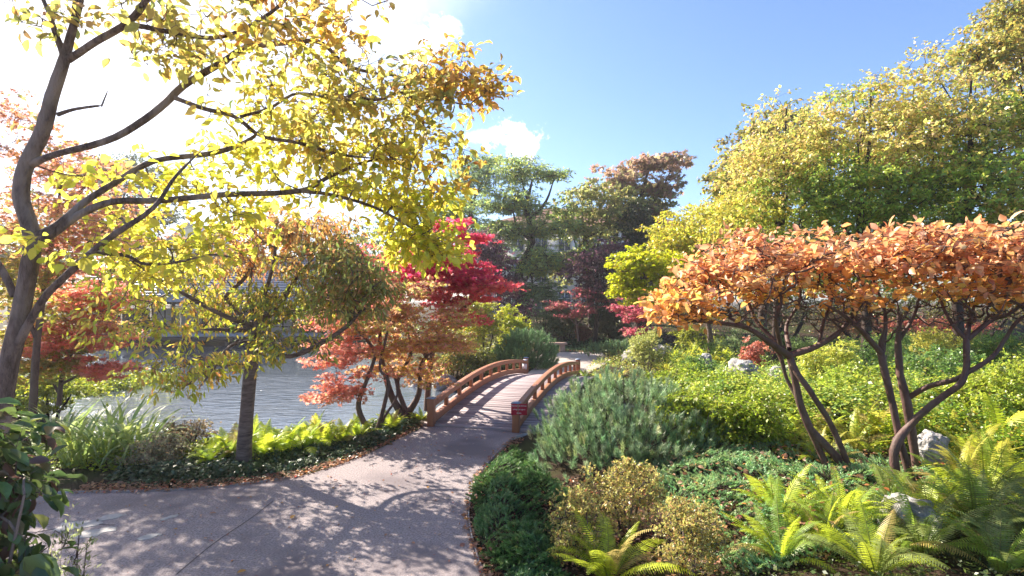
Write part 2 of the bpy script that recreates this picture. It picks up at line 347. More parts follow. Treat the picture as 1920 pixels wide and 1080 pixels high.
def strip(pts, w, z0, z1, name, material, parent=None):
    p = catmull(pts, 5); t = unit(np.gradient(p, axis=0)); n = np.stack([-t[:, 1], t[:, 0]], -1)*w/2; k = len(p)
    L = p-n; Rr = p+n
    V = np.concatenate([np.c_[L, np.full(k, z0)], np.c_[Rr, np.full(k, z0)], np.c_[L, np.full(k, z1)], np.c_[Rr, np.full(k, z1)]])
    i = np.arange(k-1); Q = np.concatenate([np.stack([2*k+i, 2*k+i+1, 3*k+i+1, 3*k+i], -1), np.stack([i, i+1, 2*k+i+1, 2*k+i], -1), np.stack([k+i, 3*k+i, 3*k+i+1, k+i+1], -1)])
    return link(name, mesh(name, V, [Q], material), parent)
e = strip([(a+.0, b+.02) for a, b in PATH[1:7]], .016, -.1, .02, 'metal_edging', 'steel'); tag(e, 'thin rusty steel edging strip along the left edge of the asphalt path', 'edging')
e = strip([(a+.015, b) for a, b in PATH[11:20]], .014, -.1, .012, 'metal_edging', 'lead'); tag(e, 'blue-grey edging strip along the right curve of the path by the junipers', 'edging')
strip([tuple(G(330, 1078)[:2]), tuple(G(400, 1020)[:2]), tuple(G(470, 972)[:2]), tuple(G(512, 940)[:2])], .010, -.02, .003, 'joint', 'joint', path)
strip([tuple(G(60, 1000)[:2]), tuple(G(150, 985)[:2]), tuple(G(215, 985)[:2])], .01, -.02, .004, 'joint', 'joint', path)
for px, py, a, bb in ((172, 1000, .19, .07), (208, 970, .11, .06), (281, 1007, .09, .045), (150, 985, .2, .09), (318, 971, .06, .05)):  # thin pale irregular patches set just above the path surface
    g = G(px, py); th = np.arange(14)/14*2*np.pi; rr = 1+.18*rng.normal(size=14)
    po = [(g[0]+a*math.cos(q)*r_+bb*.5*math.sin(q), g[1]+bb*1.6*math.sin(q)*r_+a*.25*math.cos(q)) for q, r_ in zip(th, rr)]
    s_ = sheet('pale_patch', po, .005, 'pale_patch', .03); s_.parent = path

# ------------------------------------------------------------------ bridge
D2 = np.array([.275, .961]); D2 /= np.linalg.norm(D2); W2 = np.array([D2[1], -D2[0]]); L0 = np.array([-1.52, 10.06]); BW = 1.66; BL = 7.15
A3 = np.array([[D2[0], -W2[0]*-1, 0], [D2[1], W2[1], 0], [0, 0, 1]])
def arch(s): return .03+.285*math.sin(math.pi*min(max(s/BL, -.02), 1.02))
def bp(s, w, z): q = L0+D2*s+W2*w; return np.array([q[0], q[1], z])
br = empty('arched_bridge', bp(0, BW/2, 0), 'low arched wooden footbridge with red-brown railings over the stream', 'bridge')
bo = np.array(br.location)
def barm(s0, s1, w, z0, zh, wd, name, material, n=22, parent=br):
    ss = np.linspace(s0, s1, n); V = []; 
    for s in ss:
        for dw, dz in ((-wd/2, 0), (wd/2, 0), (wd/2, zh), (-wd/2, zh)): V.append(bp(s, w+dw, arch(s)+z0+dz))
    Q = [(i*4+k, i*4+(k+1) % 4, i*4+4+(k+1) % 4, i*4+4+k) for i in range(n-1) for k in range(4)]+[(3, 2, 1, 0), tuple(n*4-4+np.arange(4))]
    o = link(name, mesh(name, np.array(V)-bo, [Q], material), parent)
    b = o.modifiers.new('bevel', 'BEVEL'); b.width = .008; b.segments = 2; b.limit_method = 'ANGLE'; return o
RZ = math.atan2(W2[1], W2[0])
M3 = np.array(Matrix.Rotation(RZ, 3, 'Z'))
pm = MB(); pm.box((0, 0, 0), (2.62, .128, .045)); pme = mesh('plank', np.concatenate(pm.V), [np.concatenate(pm.Q)], 'deck')
npl = 53; plv = []
for k in range(3):
    mb = MB(); mb.box((0, 0, 0), (2.62, .117, .045)); v = np.concatenate(mb.V); v[:, 0] += .01*(k-1)
    plv.append(mesh('plank', v, [np.concatenate(mb.Q)], ('deck', 'deck1', 'deck2')[k]))
for k in range(npl):
    s = (k+.5)*BL/npl; o = link('plank', plv[(0, 1, 0, 2, 0, 1, 2, 0, 0, 1, 0)[k % 11]], br); o.location = Vector(bp(s, BW/2+.18, arch(s)-.024+rng.normal()*.0015)-bo)
    sl = math.atan2(arch(s+.05)-arch(s-.05), .1); o.rotation_euler = Matrix.Rotation(RZ, 3, 'Z').to_4x4().to_euler(); 
    o.rotation_euler = (Matrix.Rotation(RZ, 3, 'Z') @ Matrix.Rotation(sl, 3, 'X')).to_euler()
    b = o.modifiers.new('bevel', 'BEVEL'); b.width = .005; b.segments = 1
for w in (-.32, BW/2, BW+.72-.22): barm(.05, BL-.05, w, -.24, .19, .11, 'beam', 'dark_wood')
for w, sd in ((0, 'left'), (BW, 'right')):
    barm(.06, BL-.06, w, .33, .095, .115, 'handrail', 'redwood_x'); barm(.06, BL-.06, w, .02, .13, .095, 'lower_rail', 'redwood_x')
    for s in (0, BL):
        mb = MB(); mb.box((0, 0, 0), (.125, .125, .70), M3); mb.obj('post', 'redwood', br, .006).location = Vector(bp(s, w, arch(s)+.14)-bo)
        mb = MB(); mb.box((0, 0, 0), (.155, .155, .012), M3); mb.box((0, 0, .012), (.13, .13, .014), M3, .5); mb.obj('post_cap', 'cap', br).location = Vector(bp(s, w, arch(s)+.497)-bo)
    for k in range(1, 10):
        s = k*BL/10; mb = MB(); mb.box((0, 0, 0), (.07, .075, .20), M3); mb.obj('baluster', 'redwood', br, .004).location = Vector(bp(s, w, arch(s)+.24)-bo)
        mb = MB(); mb.box((0, .075, .0), (.035, .03, .2), M3 @ np.array(Matrix.Rotation(.18, 3, 'X'))); mb.obj('brace', 'redwood', br).location = Vector(bp(s, w, arch(s)+.24)-bo)
# sign on the near right post and notices on the far left one
sg = empty('warning_sign', bp(-.072, BW, 0)+np.array([.07, -.0, .42]), 'small dark red warning sign with white lettering on the near right post of the bridge', 'sign')
sg.rotation_euler = (0, 0, R(-4)); mb = MB(); mb.box((0, 0, 0), (.285, .008, .20)); mb.obj('panel', 'sign', sg, .002)
for txt, z in (('Betreten der Brücke', .065), ('erfolgt auf eigene', .0), ('Gefahr', -.065)):
    cu = bpy.data.curves.new('t', 'FONT'); cu.body = txt; cu.size = .032; cu.align_x = 'CENTER'; cu.align_y = 'CENTER'; cu.extrude = .0008; cu.resolution_u = 2
    to = bpy.data.objects.new('t', cu); COL.objects.link(to); dg = bpy.context.evaluated_depsgraph_get(); me = bpy.data.meshes.new_from_object(to.evaluated_get(dg)); bpy.data.objects.remove(to)
    me.materials.clear(); me.materials.append(M['paper']); o = link('lettering', me, sg); o.location = (0, -.006, z); o.rotation_euler = (R(90), 0, 0)
nt = empty('paper_notice', bp(BL-.33, -.06+.1, arch(BL-.33)+.2), 'white paper notice hung on the far end of the left bridge railing', 'notice'); nt.rotation_euler = (0, 0, RZ)
mb = MB(); mb.box((0, -.01, .02), (.14, .006, .17), M3 @ M3.T); mb.obj('sheet', 'paper', nt); mb = MB(); mb.box((0, 0, .22), (.13, .3, .012)); mb.obj('top_plate', 'paper', nt)
# abutments
for s, nm in ((-.02, 'near'), (BL+.02, 'far')):
    mb = MB(); mb.box(bp(s+(.14 if s < 1 else -.14), BW/2+.18, -.32), (2.6, .28, .5), M3); mb.obj('abutment', 'rock', br, loc=bo)

# ------------------------------------------------------------------ rocks
def rock(px, py, w, h, label, seed, dz=0, group='pale limestone boulders in the planting beds', cat='boulder'):
    import bmesh
    g = G(px, py); bm = bmesh.new(); bmesh.ops.create_icosphere(bm, subdivisions=4, radius=1)
    v = np.array([q.co[:] for q in bm.verts]); fc = np.array([[x.index for x in f.verts] for f in bm.faces]); bm.free()
    o_ = np.array([seed*3.1, seed*1.7, 0]); v = v*(1+.16*nz3(v*1.2+o_, 1.2)[:, None]+.07*nz3(v+o_, 3.5)[:, None]+.035*nz3(v+o_, 8)[:, None])
    v = np.sign(v)*np.abs(v)**.85; v *= np.array([w/2, w/2*.8, h*.62]); v[:, 2] += h*.38
    o = link('boulder', mesh('boulder', v, [fc], 'rock', smooth=False)); o.location = (g[0], g[1], g[2]+dz); o.rotation_euler = (0, 0, seed); tag(o, label, cat, group); return o
rock(1322, 722, .42, .42, 'round grey boulder rising from ferns left of the small red maple shrub', 1, .42)
rock(1392, 752, .62, .42, 'wide pale boulder just below the small red maple shrub', 2, .42)
rock(1462, 758, .42, .36, 'small white boulder beside the left orange tree trunk', 3, .4)
rock(1195, 690, 1.1, .42, 'long low grey boulder behind the large mountain pine', 4, .2)
rock(1240, 683, .9, .5, 'reddish lichen-stained boulder at the right end of the long grey rock', 5, .15)
rock(1748, 876, .36, .42, 'tall rough boulder behind the trunks of the right orange tree', 6, 0)
rock(1430, 775, .3, .22, 'smallest stone half hidden in the yellow-green ground cover', 7, .15)
rock(1700, 1000, .5, .32, 'dark boulder under the foreground ferns at the foot of the right orange tree', 8, 0)
rock(792, 748, .75, .5, 'white-grey boulder on the bank left of the bridge railing', 9, .1, 'boulders on the pond bank')
rock(835, 735, .8, .55, 'grey boulder on the stream bank behind the left bridge railing', 10, 0, 'boulders on the pond bank')
rock(770, 770, .6, .4, 'low mossy boulder at the foot of the salmon maple by the bridge', 11, .05, 'boulders on the pond bank')
rock(190, 772, 1.5, .22, 'flat slate-blue slab lying at the water edge among waterside plants', 12, .15, 'boulders on the pond bank', 'slab')

# ------------------------------------------------------------------ plant engine
def spread(blobs, n, shell=.35, gap=None, gs=1.0):
    """cluster centres inside a set of ellipsoids; blob = (centre, radii, weight, palette index)"""
    w = np.array([b[2] for b in blobs], float); k = rng.choice(len(blobs), int(n*(2.2 if gap is not None else 1)), p=w/w.sum())
    C = np.array([b[0] for b in blobs])[k]; Rr = np.array([b[1] for b in blobs])[k]
    u = rnd(len(k)); r = (shell+(1-shell)*rng.random(len(k)))**.7
    Q = C+u*r[:, None]*Rr
    if gap is not None:
        keep = nz3(Q, gs) > np.quantile(nz3(Q, gs), gap); Q, k = Q[keep], k[keep]
    return Q[:n], np.array([blobs[i][3] for i in k[:n]])
def grow(limbs, tips, r0, bow=.1, up=.0, power=.45, pen=.3, steps=3):
    """joins every tip to the nearest limb by a branching twig system; returns prism data"""
    pos = []; pl = []; fixed = []; par = []
    for Pn, Rn in limbs:
        acc = 0
        for i, (q, r_) in enumerate(zip(Pn, Rn)):
            if i: acc += np.linalg.norm(q-Pn[i-1])
            pos.append(q); pl.append(acc); fixed.append(r_); par.append(-1)
    nf = len(pos); P0 = np.array(pos); order = np.argsort([np.min(np.linalg.norm(P0-t_, axis=1)) for t_ in tips])
    tot = nf+len(tips)*steps; Pa = np.zeros((tot, 3)); Pa[:nf] = P0; L = np.zeros(tot); L[:nf] = np.array(pl)*.5; par = np.full(tot, -1); n = nf
    zb = P0[:, 2].min()
    for ti in order:
        t_ = tips[ti]; d = np.linalg.norm(Pa[:n]-t_, axis=1); cost = d+pen*L[:n]+.25*np.maximum(Pa[:n, 2]-t_[2], 0); k = int(np.argmin(cost)); p0 = Pa[k]; dd = d[k]; prev = k
        off = rng.normal(0, bow*dd, 3)+np.array([0, 0, up*dd])
        for s in range(1, steps+1):
            u = s/steps; q = p0*(1-u)+t_*u+off*math.sin(math.pi*u)*(1 if s < steps else 0); Pa[n] = q; par[n] = prev; L[n] = L[k]+dd*u; prev = n; n += 1
    cnt = np.zeros(tot); cnt[nf+steps-1::steps] = 1
    ch = np.zeros(tot); 
    for i in range(tot-1, nf-1, -1):
        ch[i] += cnt[i]; ch[par[i]] += ch[i]
    rad = r0*np.maximum(ch, 1)**power; rad[:nf] = fixed
    idx = np.arange(nf, tot); pr = par[idx]; ra = np.where(pr < nf, np.minimum(rad[idx]*1.15, np.array(rad)[pr]), rad[pr])
    return Pa[pr], Pa[idx], np.minimum(ra, rad[idx]*1.6), rad[idx]
TH = 1.0
def limb_px(pts, k=4):
    """traced limb: (px, py, depth, half width px)"""
    w = np.array([[*P(a, b, c), d*c/F/math.sqrt(1+((a-960)/F)**2)] for a, b, c, d in pts]); w = catmull(w, k); u = np.linspace(0, 1, len(w)); tp = np.clip((1-u)/.14, .3, 1) if pts[-1][3] < 7 else 1; w[:, 3] *= TH*tp; return w[:, :3], np.maximum(w[:, 3], .0018)
def limb_w(pts, k=4): w = catmull(np.array(pts, float), k); return w[:, :3], np.maximum(w[:, 3], .002)
def leaves(C, Rc, per, tmpl, size, palettes, pi, flat=.7, droop=.2, upn=.8, m=5, jit=.25, sj=.25, twigs=False, outward=None, flutter=.8):
    n = len(C); md = rng.normal(size=(n, m, 3)); md[..., 2] *= flat; md = unit(md)*np.array([1, 1, max(flat, .3)])
    if outward is not None: md = md+unit(C-outward)[:, None]*.6
    Rr = np.broadcast_to(np.asarray(Rc, float), (n,))
    k = np.repeat(np.arange(n), per); t_ = rng.integers(0, m, len(k)); u = .15+.9*rng.random(len(k))**.7
    dd = md[k, t_]; Q = C[k]+dd*(Rr[k]*u)[:, None]+rng.normal(0, 1, (len(k), 3))*size*jit
    D = unit(dd)*.6+rng.normal(size=(len(k), 3))*flutter*.6; D[:, 2] -= droop
    Nn = rng.normal(size=(len(k), 3))*flutter*.75; Nn[:, 2] += upn
    s = size*np.exp(rng.normal(0, sj, len(k)))
    cols = np.zeros((len(k), 3)); pk = pi[k]
    for j in np.unique(pk): q = pk == j; cols[q] = pal(int(q.sum()), palettes[j])
    tw = None
    if twigs: tw = (np.repeat(C, m, 0), (C[:, None]+md*Rr[:, None, None]*1.0).reshape(-1, 3))
    return Q, D, Nn, s, cols, tw
def leaf_objects(tmpl, data, parent, base, material, n=300, name='leaf'):
    """the n leaves that show largest become single objects; returns the mask of the rest"""
    Q, D, Nn, s, cols = data; px = 960+F*Q[:, 0]/Q[:, 1]; py = 560-F*(Q[:, 2]-CH)/Q[:, 1]
    vis = (px > 0) & (px < 1920) & (py > 0) & (py < 1080) & (Q[:, 1] > .5)
    facing = np.abs((unit(Nn)*unit(Q-np.array([0, 0, CH]))).sum(1))
    sc = np.where(vis, s/Q[:, 1]*(.5+facing), -1); top = np.argsort(-sc)[:n]; top = top[sc[top] > 0]
    ks = cols[top[rng.choice(len(top), 12)]]; ms = []
    for c in ks: ms.append(mesh(name, tmpl[0]*np.array([1, 1, 1.0]), [tmpl[1]], material, np.repeat(c[None], len(tmpl[0]), 0), smooth=True))
    Dn = unit(D); Sd = unit(np.cross(Nn, Dn)); Nx = np.cross(Dn, Sd)
    for i in top:
        k = int(np.argmin(((ks-cols[i])**2).sum(1)+rng.random(12)*.004)); o = bpy.data.objects.new(name, ms[k]); COL.objects.link(o); o.parent = parent
        m_ = np.eye(4); m_[:3, 0] = Dn[i]*s[i]; m_[:3, 1] = Sd[i]*s[i]; m_[:3, 2] = Nx[i]*s[i]; m_[:3, 3] = Q[i]-base; o.matrix_basis = Matrix(m_)
    keep = np.ones(len(Q), bool); keep[top] = False; return keep
def plant(name, label, cat, base, limbs, blobs, palettes, n=200, Rc=.3, per=60, tmpl=OVAL, size=.06, material='leaf', bark='bark', r0=.004, shell=.35, gap=.25, gs=1.0,
          flat=.7, droop=.2, upn=.8, m=5, group=None, sides=8, objs=0, bow=.1, up=0, pen=.3, crown='crown', steps=3, twigs=True, trunkname='trunk', jit=.25, sj=.25, extra=None, cut=None, flutter=.8, wob=.02, tw_r=None, bare=None):
    base = np.array(base, float); root = empty(name, base, label, cat, group)
    C, pi = spread(blobs, n, shell, gap, gs)
    if cut is not None: q = cut(C); C, pi = C[q], pi[q]
    if extra is not None: C = np.vstack([C, extra[0]]); pi = np.concatenate([pi, extra[1]])
    V = []; Qs = []; off = 0
    for Pn, Rn in limbs:
        v, q = tube(Pn, Rn, sides, wob); V.append(v); Qs.append(q+off); off += len(v)
    a, b, ra, rb = grow(limbs, C if bare is None else np.vstack([C, spread(bare[0], bare[1], .1)[0]]), r0, bow, up, pen=pen, steps=steps); v, q = prisms(a, b, ra, rb, 5); V.append(v); Qs.append(q+off); off += len(v)
    Ql, D, Nn, s, cols, tw = leaves(C, Rc*np.exp(rng.normal(0, .2, len(C))), per, tmpl, size, palettes, pi, flat, droop, upn, m, jit, sj, twigs, flutter=flutter)
    if tw is not None:
        rr = np.full(len(tw[0]), r0*.7 if tw_r is None else tw_r); v, q = prisms(tw[0], tw[1], rr, rr*.5, 3); V.append(v); Qs.append(q+off); off += len(v)
    link(trunkname, mesh(trunkname, np.concatenate(V)-base, [np.concatenate(Qs)], bark, smooth=True), root)
    if objs:
        keep = leaf_objects(tmpl, (Ql, D, Nn, s, cols), root, base, material, objs); Ql, D, Nn, s, cols = Ql[keep], D[keep], Nn[keep], s[keep], cols[keep]
    v, f, c = put(tmpl, Ql-base, D, Nn, s, cols); o = link(crown, mesh(crown, v, [f], material, c, smooth=len(tmpl[0]) > 6), root)
    if objs: o['kind'] = 'stuff'
    return root
def Bp(px, py, Y, rx, rz, ry, w=1, pal_=0): return (P(px, py, Y), np.array([rx*Y/F, ry, rz*Y/F]), w, pal_)
# leaf base colours
YG = (.40, .42, .03); LIME = (.47, .52, .02); GOLD = (.62, .40, .035); OCH = (.48, .28, .05); BRN = (.30, .15, .06); GRN = (.14, .21, .03); DGR = (.05, .09, .022)
ORA = (.72, .27, .06); PEACH = (.80, .36, .16); SAL = (.84, .28, .20); COR = (.86, .19, .12); CRIM = (.92, .045, .14); RED = (.92, .14, .12); PUR = (.14, .055, .085); OLV = (.20, .19, .05)
BLG = (.10, .17, .11); MAG = (.72, .06, .17)

# ================= big yellow tree in the left foreground
TH = .86
L = [limb_px(p, 5) for p in (
 [(-42, 1172, 4.0, 36), (-30, 1060, 4, 29), (-12, 900, 4, 26), (10, 720, 4, 25), (36, 600, 4, 23), (57, 490, 4, 22), (60, 440, 4, 22), (41, 375, 4, 21), (46, 318, 4, 20), (78, 250, 4, 19), (98, 180, 4, 17), (122, 108, 4, 14), (126, 90, 4, 11)],
 [(122, 108, 4, 10), (104, 62, 4.0, 8), (92, 25, 4, 6), (74, -20, 4, 5), (60, -90, 4, 3)],
 [(122, 104, 4, 11), (140, 40, 3.95, 10), (152, -20, 3.9, 9), (150, -120, 3.9, 6)],
 [(126, 104, 4, 10), (136, 60, 4.1, 7), (140, 10, 4.2, 6), (152, -60, 4.3, 5)],
 [(128, 112, 4, 10), (180, 78, 3.9, 9), (236, 45, 3.8, 9), (272, 4, 3.7, 8), (310, -60, 3.6, 6)],
 [(238, 44, 3.8, 7), (330, 62, 3.9, 6), (400, 71, 4.0, 5), (455, 55, 4.1, 4.5), (520, 14, 4.2, 4), (570, -40, 4.3, 3)],
 [(50, 312, 4, 11), (102, 290, 4, 9), (215, 258, 4.1, 9), (300, 202, 4.2, 9), (345, 160, 4.3, 8.5), (420, 115, 4.4, 8), (462, 90, 4.5, 7), (560, 78, 4.7, 6), (605, 82, 4.8, 5), (650, 122, 4.9, 4), (720, 140, 5, 3.5), (800, 145, 5.1, 2.5)],
 [(324, 182, 4.25, 6), (380, 203, 4.3, 5.5), (440, 219, 4.4, 5), (490, 255, 4.5, 4.5), (560, 268, 4.6, 4), (640, 290, 4.7, 3.3), (740, 300, 4.9, 2.3)],
 [(450, 219, 4.4, 4), (505, 203, 4.5, 3.5), (560, 175, 4.6, 3), (640, 190, 4.7, 2.5)],
 [(66, 446, 4, 14), (110, 420, 4.0, 10), (160, 378, 4.1, 9), (212, 345, 4.2, 8), (290, 302, 4.4, 7), (400, 287, 4.6, 6.5), (468, 262, 4.7, 5), (498, 228, 4.8, 3)],
 [(64, 450, 4, 14), (95, 440, 4.0, 12), (150, 402, 4.05, 10), (212, 378, 4.1, 9), (300, 376, 4.3, 8), (420, 365, 4.5, 7), (562, 358, 4.8, 6), (620, 330, 4.9, 4.5), (700, 300, 5.1, 3.2), (790, 300, 5.3, 2.3)],
 [(566, 358, 4.8, 5), (625, 366, 4.9, 4), (700, 388, 5.0, 3.3), (760, 420, 5.1, 2.6), (812, 452, 5.2, 2)],
 [(22, 668, 4, 13), (75, 570, 3.95, 10), (120, 520, 3.9, 9.5), (200, 450, 3.9, 8), (285, 392, 3.9, 6), (330, 330, 4.0, 4), (395, 265, 4.1, 2.5)],
 [(168, 474, 3.9, 6), (235, 479, 4.0, 4.5), (272, 495, 4.1, 4), (330, 492, 4.2, 3.2), (400, 478, 4.3, 2.4), (470, 490, 4.4, 1.8)],
 [(28, 555, 4, 11), (0, 500, 4.0, 9), (-40, 450, 4.1, 7), (-120, 380, 4.3, 5)],
 [(108, 215, 4, 6), (135, 206, 4, 4.5), (170, 200, 4, 3.5), (192, 198, 4, 3)], [(190, 200, 4, 2.5), (202, 170, 4, 1.4)],
)]
PM = [[(4, (.70, .60, .07)), (2, (.52, .54, .05)), (.4, GRN), (3, (.84, .60, .10))], [(4, (.75, .50, .08)), (3, (.62, .34, .06)), (1, ORA), (1, YG)], [(5, (.72, .70, .05)), (2, (.56, .60, .04)), (3, (.84, .64, .08))], [(3, (.42, .42, .10)), (3, (.52, .50, .08)), (2, (.62, .38, .08)), (.6, BRN)]]
B = [Bp(300, 30, 3.9, 130, 60, .5, 1.0, 3), Bp(430, 50, 4.1, 130, 75, .6, 1.4, 3), Bp(570, 40, 4.3, 110, 60, .5, 1.5, 1), Bp(330, 110, 4.0, 70, 40, .3, .5, 3), Bp(650, 70, 4.5, 60, 45, .4, .25, 1),
     Bp(520, 170, 4.5, 150, 90, .7, 2.3, 0), Bp(640, 200, 4.8, 150, 90, .8, 2.6, 3), Bp(760, 200, 5.0, 110, 80, .6, 1.8, 3), Bp(850, 150, 5.1, 75, 60, .4, 1.5, 1), Bp(915, 165, 5.1, 40, 35, .25, .35, 1),
     Bp(480, 300, 4.8, 150, 75, .7, 2.2, 2), Bp(640, 310, 5.0, 150, 80, .7, 2.6, 0), Bp(780, 300, 5.2, 110, 70, .6, 2.0, 0), Bp(840, 320, 5.2, 50, 40, .4, .6, 1), Bp(770, 390, 5.3, 90, 60, .5, 2.6, 2), Bp(800, 462, 5.3, 80, 40, .4, 2.5, 2), Bp(690, 350, 5.1, 90, 50, .5, 1.1, 2),
     Bp(180, 360, 4.5, 120, 60, .6, .6, 2), Bp(330, 340, 4.6, 110, 60, .6, 1.0, 2), Bp(430, 400, 4.6, 110, 35, .5, 1.0, 2), Bp(130, 470, 3.9, 90, 45, .3, .35, 2), Bp(280, 440, 4.4, 110, 40, .5, 1.0, 2), Bp(300, 500, 4.3, 140, 40, .5, 1.6, 2), Bp(420, 470, 4.5, 80, 45, .5, .9, 2), Bp(120, 50, 4.0, 70, 60, .4, .35, 3),
     Bp(-250, 150, 4.2, 260, 260, 1.2, 1.6, 3), Bp(-120, 420, 4.3, 120, 100, .8, .5, 0), Bp(100, -300, 4.2, 420, 230, 1.4, 1.6, 3), Bp(600, -110, 4.6, 260, 100, .7, 1.4, 1)]
plant('yellow_leaved_tree', 'large leaning tree with yellow-green leaves and dark forked trunk in the left foreground', 'tree', G(-42, 1172) if False else (P(-42, 1160, 4.0)[0], 4.0, 0), L, B, PM, n=880, Rc=.2, per=10, material='leaf_thin',
      tmpl=BLEAF, size=.076, objs=300, r0=.0020, shell=.1, gap=.34, gs=1.9, flat=.7, droop=.35, upn=.9, m=4, sides=12, bow=.09, pen=.22, flutter=.9, jit=.3, wob=.035, tw_r=.002)

# ================= cherry on the bank
TH = .8
b0 = G(458, 872)
def rl(dy): return b0[1]+dy
L = [limb_px(p, 4) for p in (
 [(456, 880, rl(0), 24), (457, 862, rl(0), 20), (462, 780, rl(0), 17), (471, 680, rl(0), 16), (478, 625, rl(0), 15), (481, 602, rl(0), 12)],
 [(478, 612, rl(0), 10), (440, 600, rl(-.2), 7), (392, 578, rl(-.4), 6), (335, 545, rl(-.6), 5), (290, 518, rl(-.7), 3.5), (255, 500, rl(-.8), 2.5)],
 [(484, 625, rl(0), 9), (500, 655, rl(-.2), 6), (545, 668, rl(-.3), 6), (600, 645, rl(-.3), 6), (650, 612, rl(-.3), 5), (675, 585, rl(-.2), 4), (705, 565, rl(-.1), 3)],
 [(664, 600, rl(-.3), 3.5), (668, 575, rl(-.3), 3), (690, 548, rl(-.3), 2)],
 [(482, 608, rl(0), 11), (515, 580, rl(.2), 8), (540, 545, rl(.3), 7), (560, 515, rl(.4), 6), (592, 480, rl(.5), 3)],
 [(474, 612, rl(0), 7), (452, 590, rl(.2), 5.5), (425, 560, rl(.2), 5), (430, 548, rl(.3), 5), (458, 522, rl(.4), 5), (466, 500, rl(.4), 4), (460, 485, rl(.4), 3)],
 [(478, 600, rl(0), 8), (500, 540, rl(-.2), 5), (515, 480, rl(-.3), 4), (518, 420, rl(-.3), 3)],
 [(475, 605, rl(0), 6), (468, 540, rl(.2), 4), (480, 470, rl(.3), 3), (490, 430, rl(.3), 2.5)],
 [(470, 620, rl(0), 6), (425, 618, rl(-.6), 4.5), (375, 618, rl(-.9), 3.5)],
 [(480, 628, rl(0), 6), (430, 650, rl(-.9), 4), (402, 690, rl(-1.3), 3.5), (385, 712, rl(-1.5), 2.5), (372, 730, rl(-1.6), 1.5)],
 [(486, 612, rl(0), 7), (530, 600, rl(.6), 5), (575, 575, rl(1.0), 4), (610, 545, rl(1.2), 3)],
)]
PC = [[(4, LIME), (3, YG), (2, (.75, .5, .08)), (1, ORA)], [(3, (.62, .38, .08)), (2, (.32, .32, .07)), (2, ORA), (1, (.55, .18, .08))], [(4, (.20, .28, .05)), (3, (.32, .34, .06)), (2, OCH), (1, (.5, .2, .08))], [(3, YG), (3, GRN), (2, GOLD)]]
B = [Bp(300, 520, rl(-.4), 120, 55, 1.2, 1.6, 0), Bp(270, 610, rl(-.5), 100, 70, 1.0, 1.0, 0), Bp(380, 560, rl(.2), 120, 70, 1.3, 1.4, 0), Bp(330, 690, rl(-1.4), 80, 45, .5, .85, 0), Bp(420, 680, rl(-1.2), 70, 50, .5, .35, 0),
     Bp(470, 470, rl(.3), 120, 60, 1.3, 1.7, 1), Bp(520, 430, rl(.4), 90, 50, 1.0, 1.0, 1), Bp(590, 450, rl(.3), 100, 60, 1.3, 1.9, 1), Bp(640, 500, rl(.0), 80, 70, 1.2, 1.8, 2), Bp(560, 560, rl(.2), 110, 60, 1.3, 1.3, 3), Bp(640, 580, rl(-.1), 90, 50, 1.0, 1.0, 2), Bp(700, 540, rl(-.2), 55, 55, .8, 1.0, 2),
     Bp(490, 640, rl(-.8), 80, 28, .5, .6, 3), Bp(590, 650, rl(-.6), 50, 20, .4, .15, 3)]
plant('cherry_tree', 'round-headed cherry with straight banded trunk in the ivy between path and pond', 'tree', b0, L, B, PC, n=620, Rc=.27, per=23, tmpl=NARROW, size=.078, bark='bark_cherry',
      r0=.0032, shell=.1, gap=.3, gs=1.3, flat=.7, droop=.9, upn=.4, m=4, sides=12, pen=.2, jit=.35)

TH = 1.0
# ================= salmon maple (many stems) and crimson maple
def maple(name, label, base_px, stems, B, PA, n, per, size=.05, Rc=.3, sides=7, base=None, gap=.3, flat=.18, gs=1.5, r0=.0021, th=.68):
    b = G(*base_px) if base is None else base
    return plant(name, label, 'maple tree', b, [limb_px([(a, c, d, e*th) for a, c, d, e in s], 4) for s in stems], B, PA, n=n, Rc=Rc, per=per, tmpl=MAPLE, size=size, material='leaf_thin', bark='bark_smooth', r0=r0, shell=.15, gap=gap, gs=gs, flat=flat, droop=.15, upn=1.1, m=7, sides=sides, pen=.25, bow=.08, flutter=.7, wob=.03)
y0 = G(692, 815)[1]
PA = [[(4, (.90, .36, .28)), (3, (.88, .26, .18)), (2, PEACH), (1, RED)], [(2, (.52, .50, .10)), (2, (.84, .52, .12)), (4, (.90, .38, .24)), (1, YG)], [(2, (.88, .42, .12)), (4, (.90, .38, .26)), (2, (.84, .60, .12)), (1, YG)]]
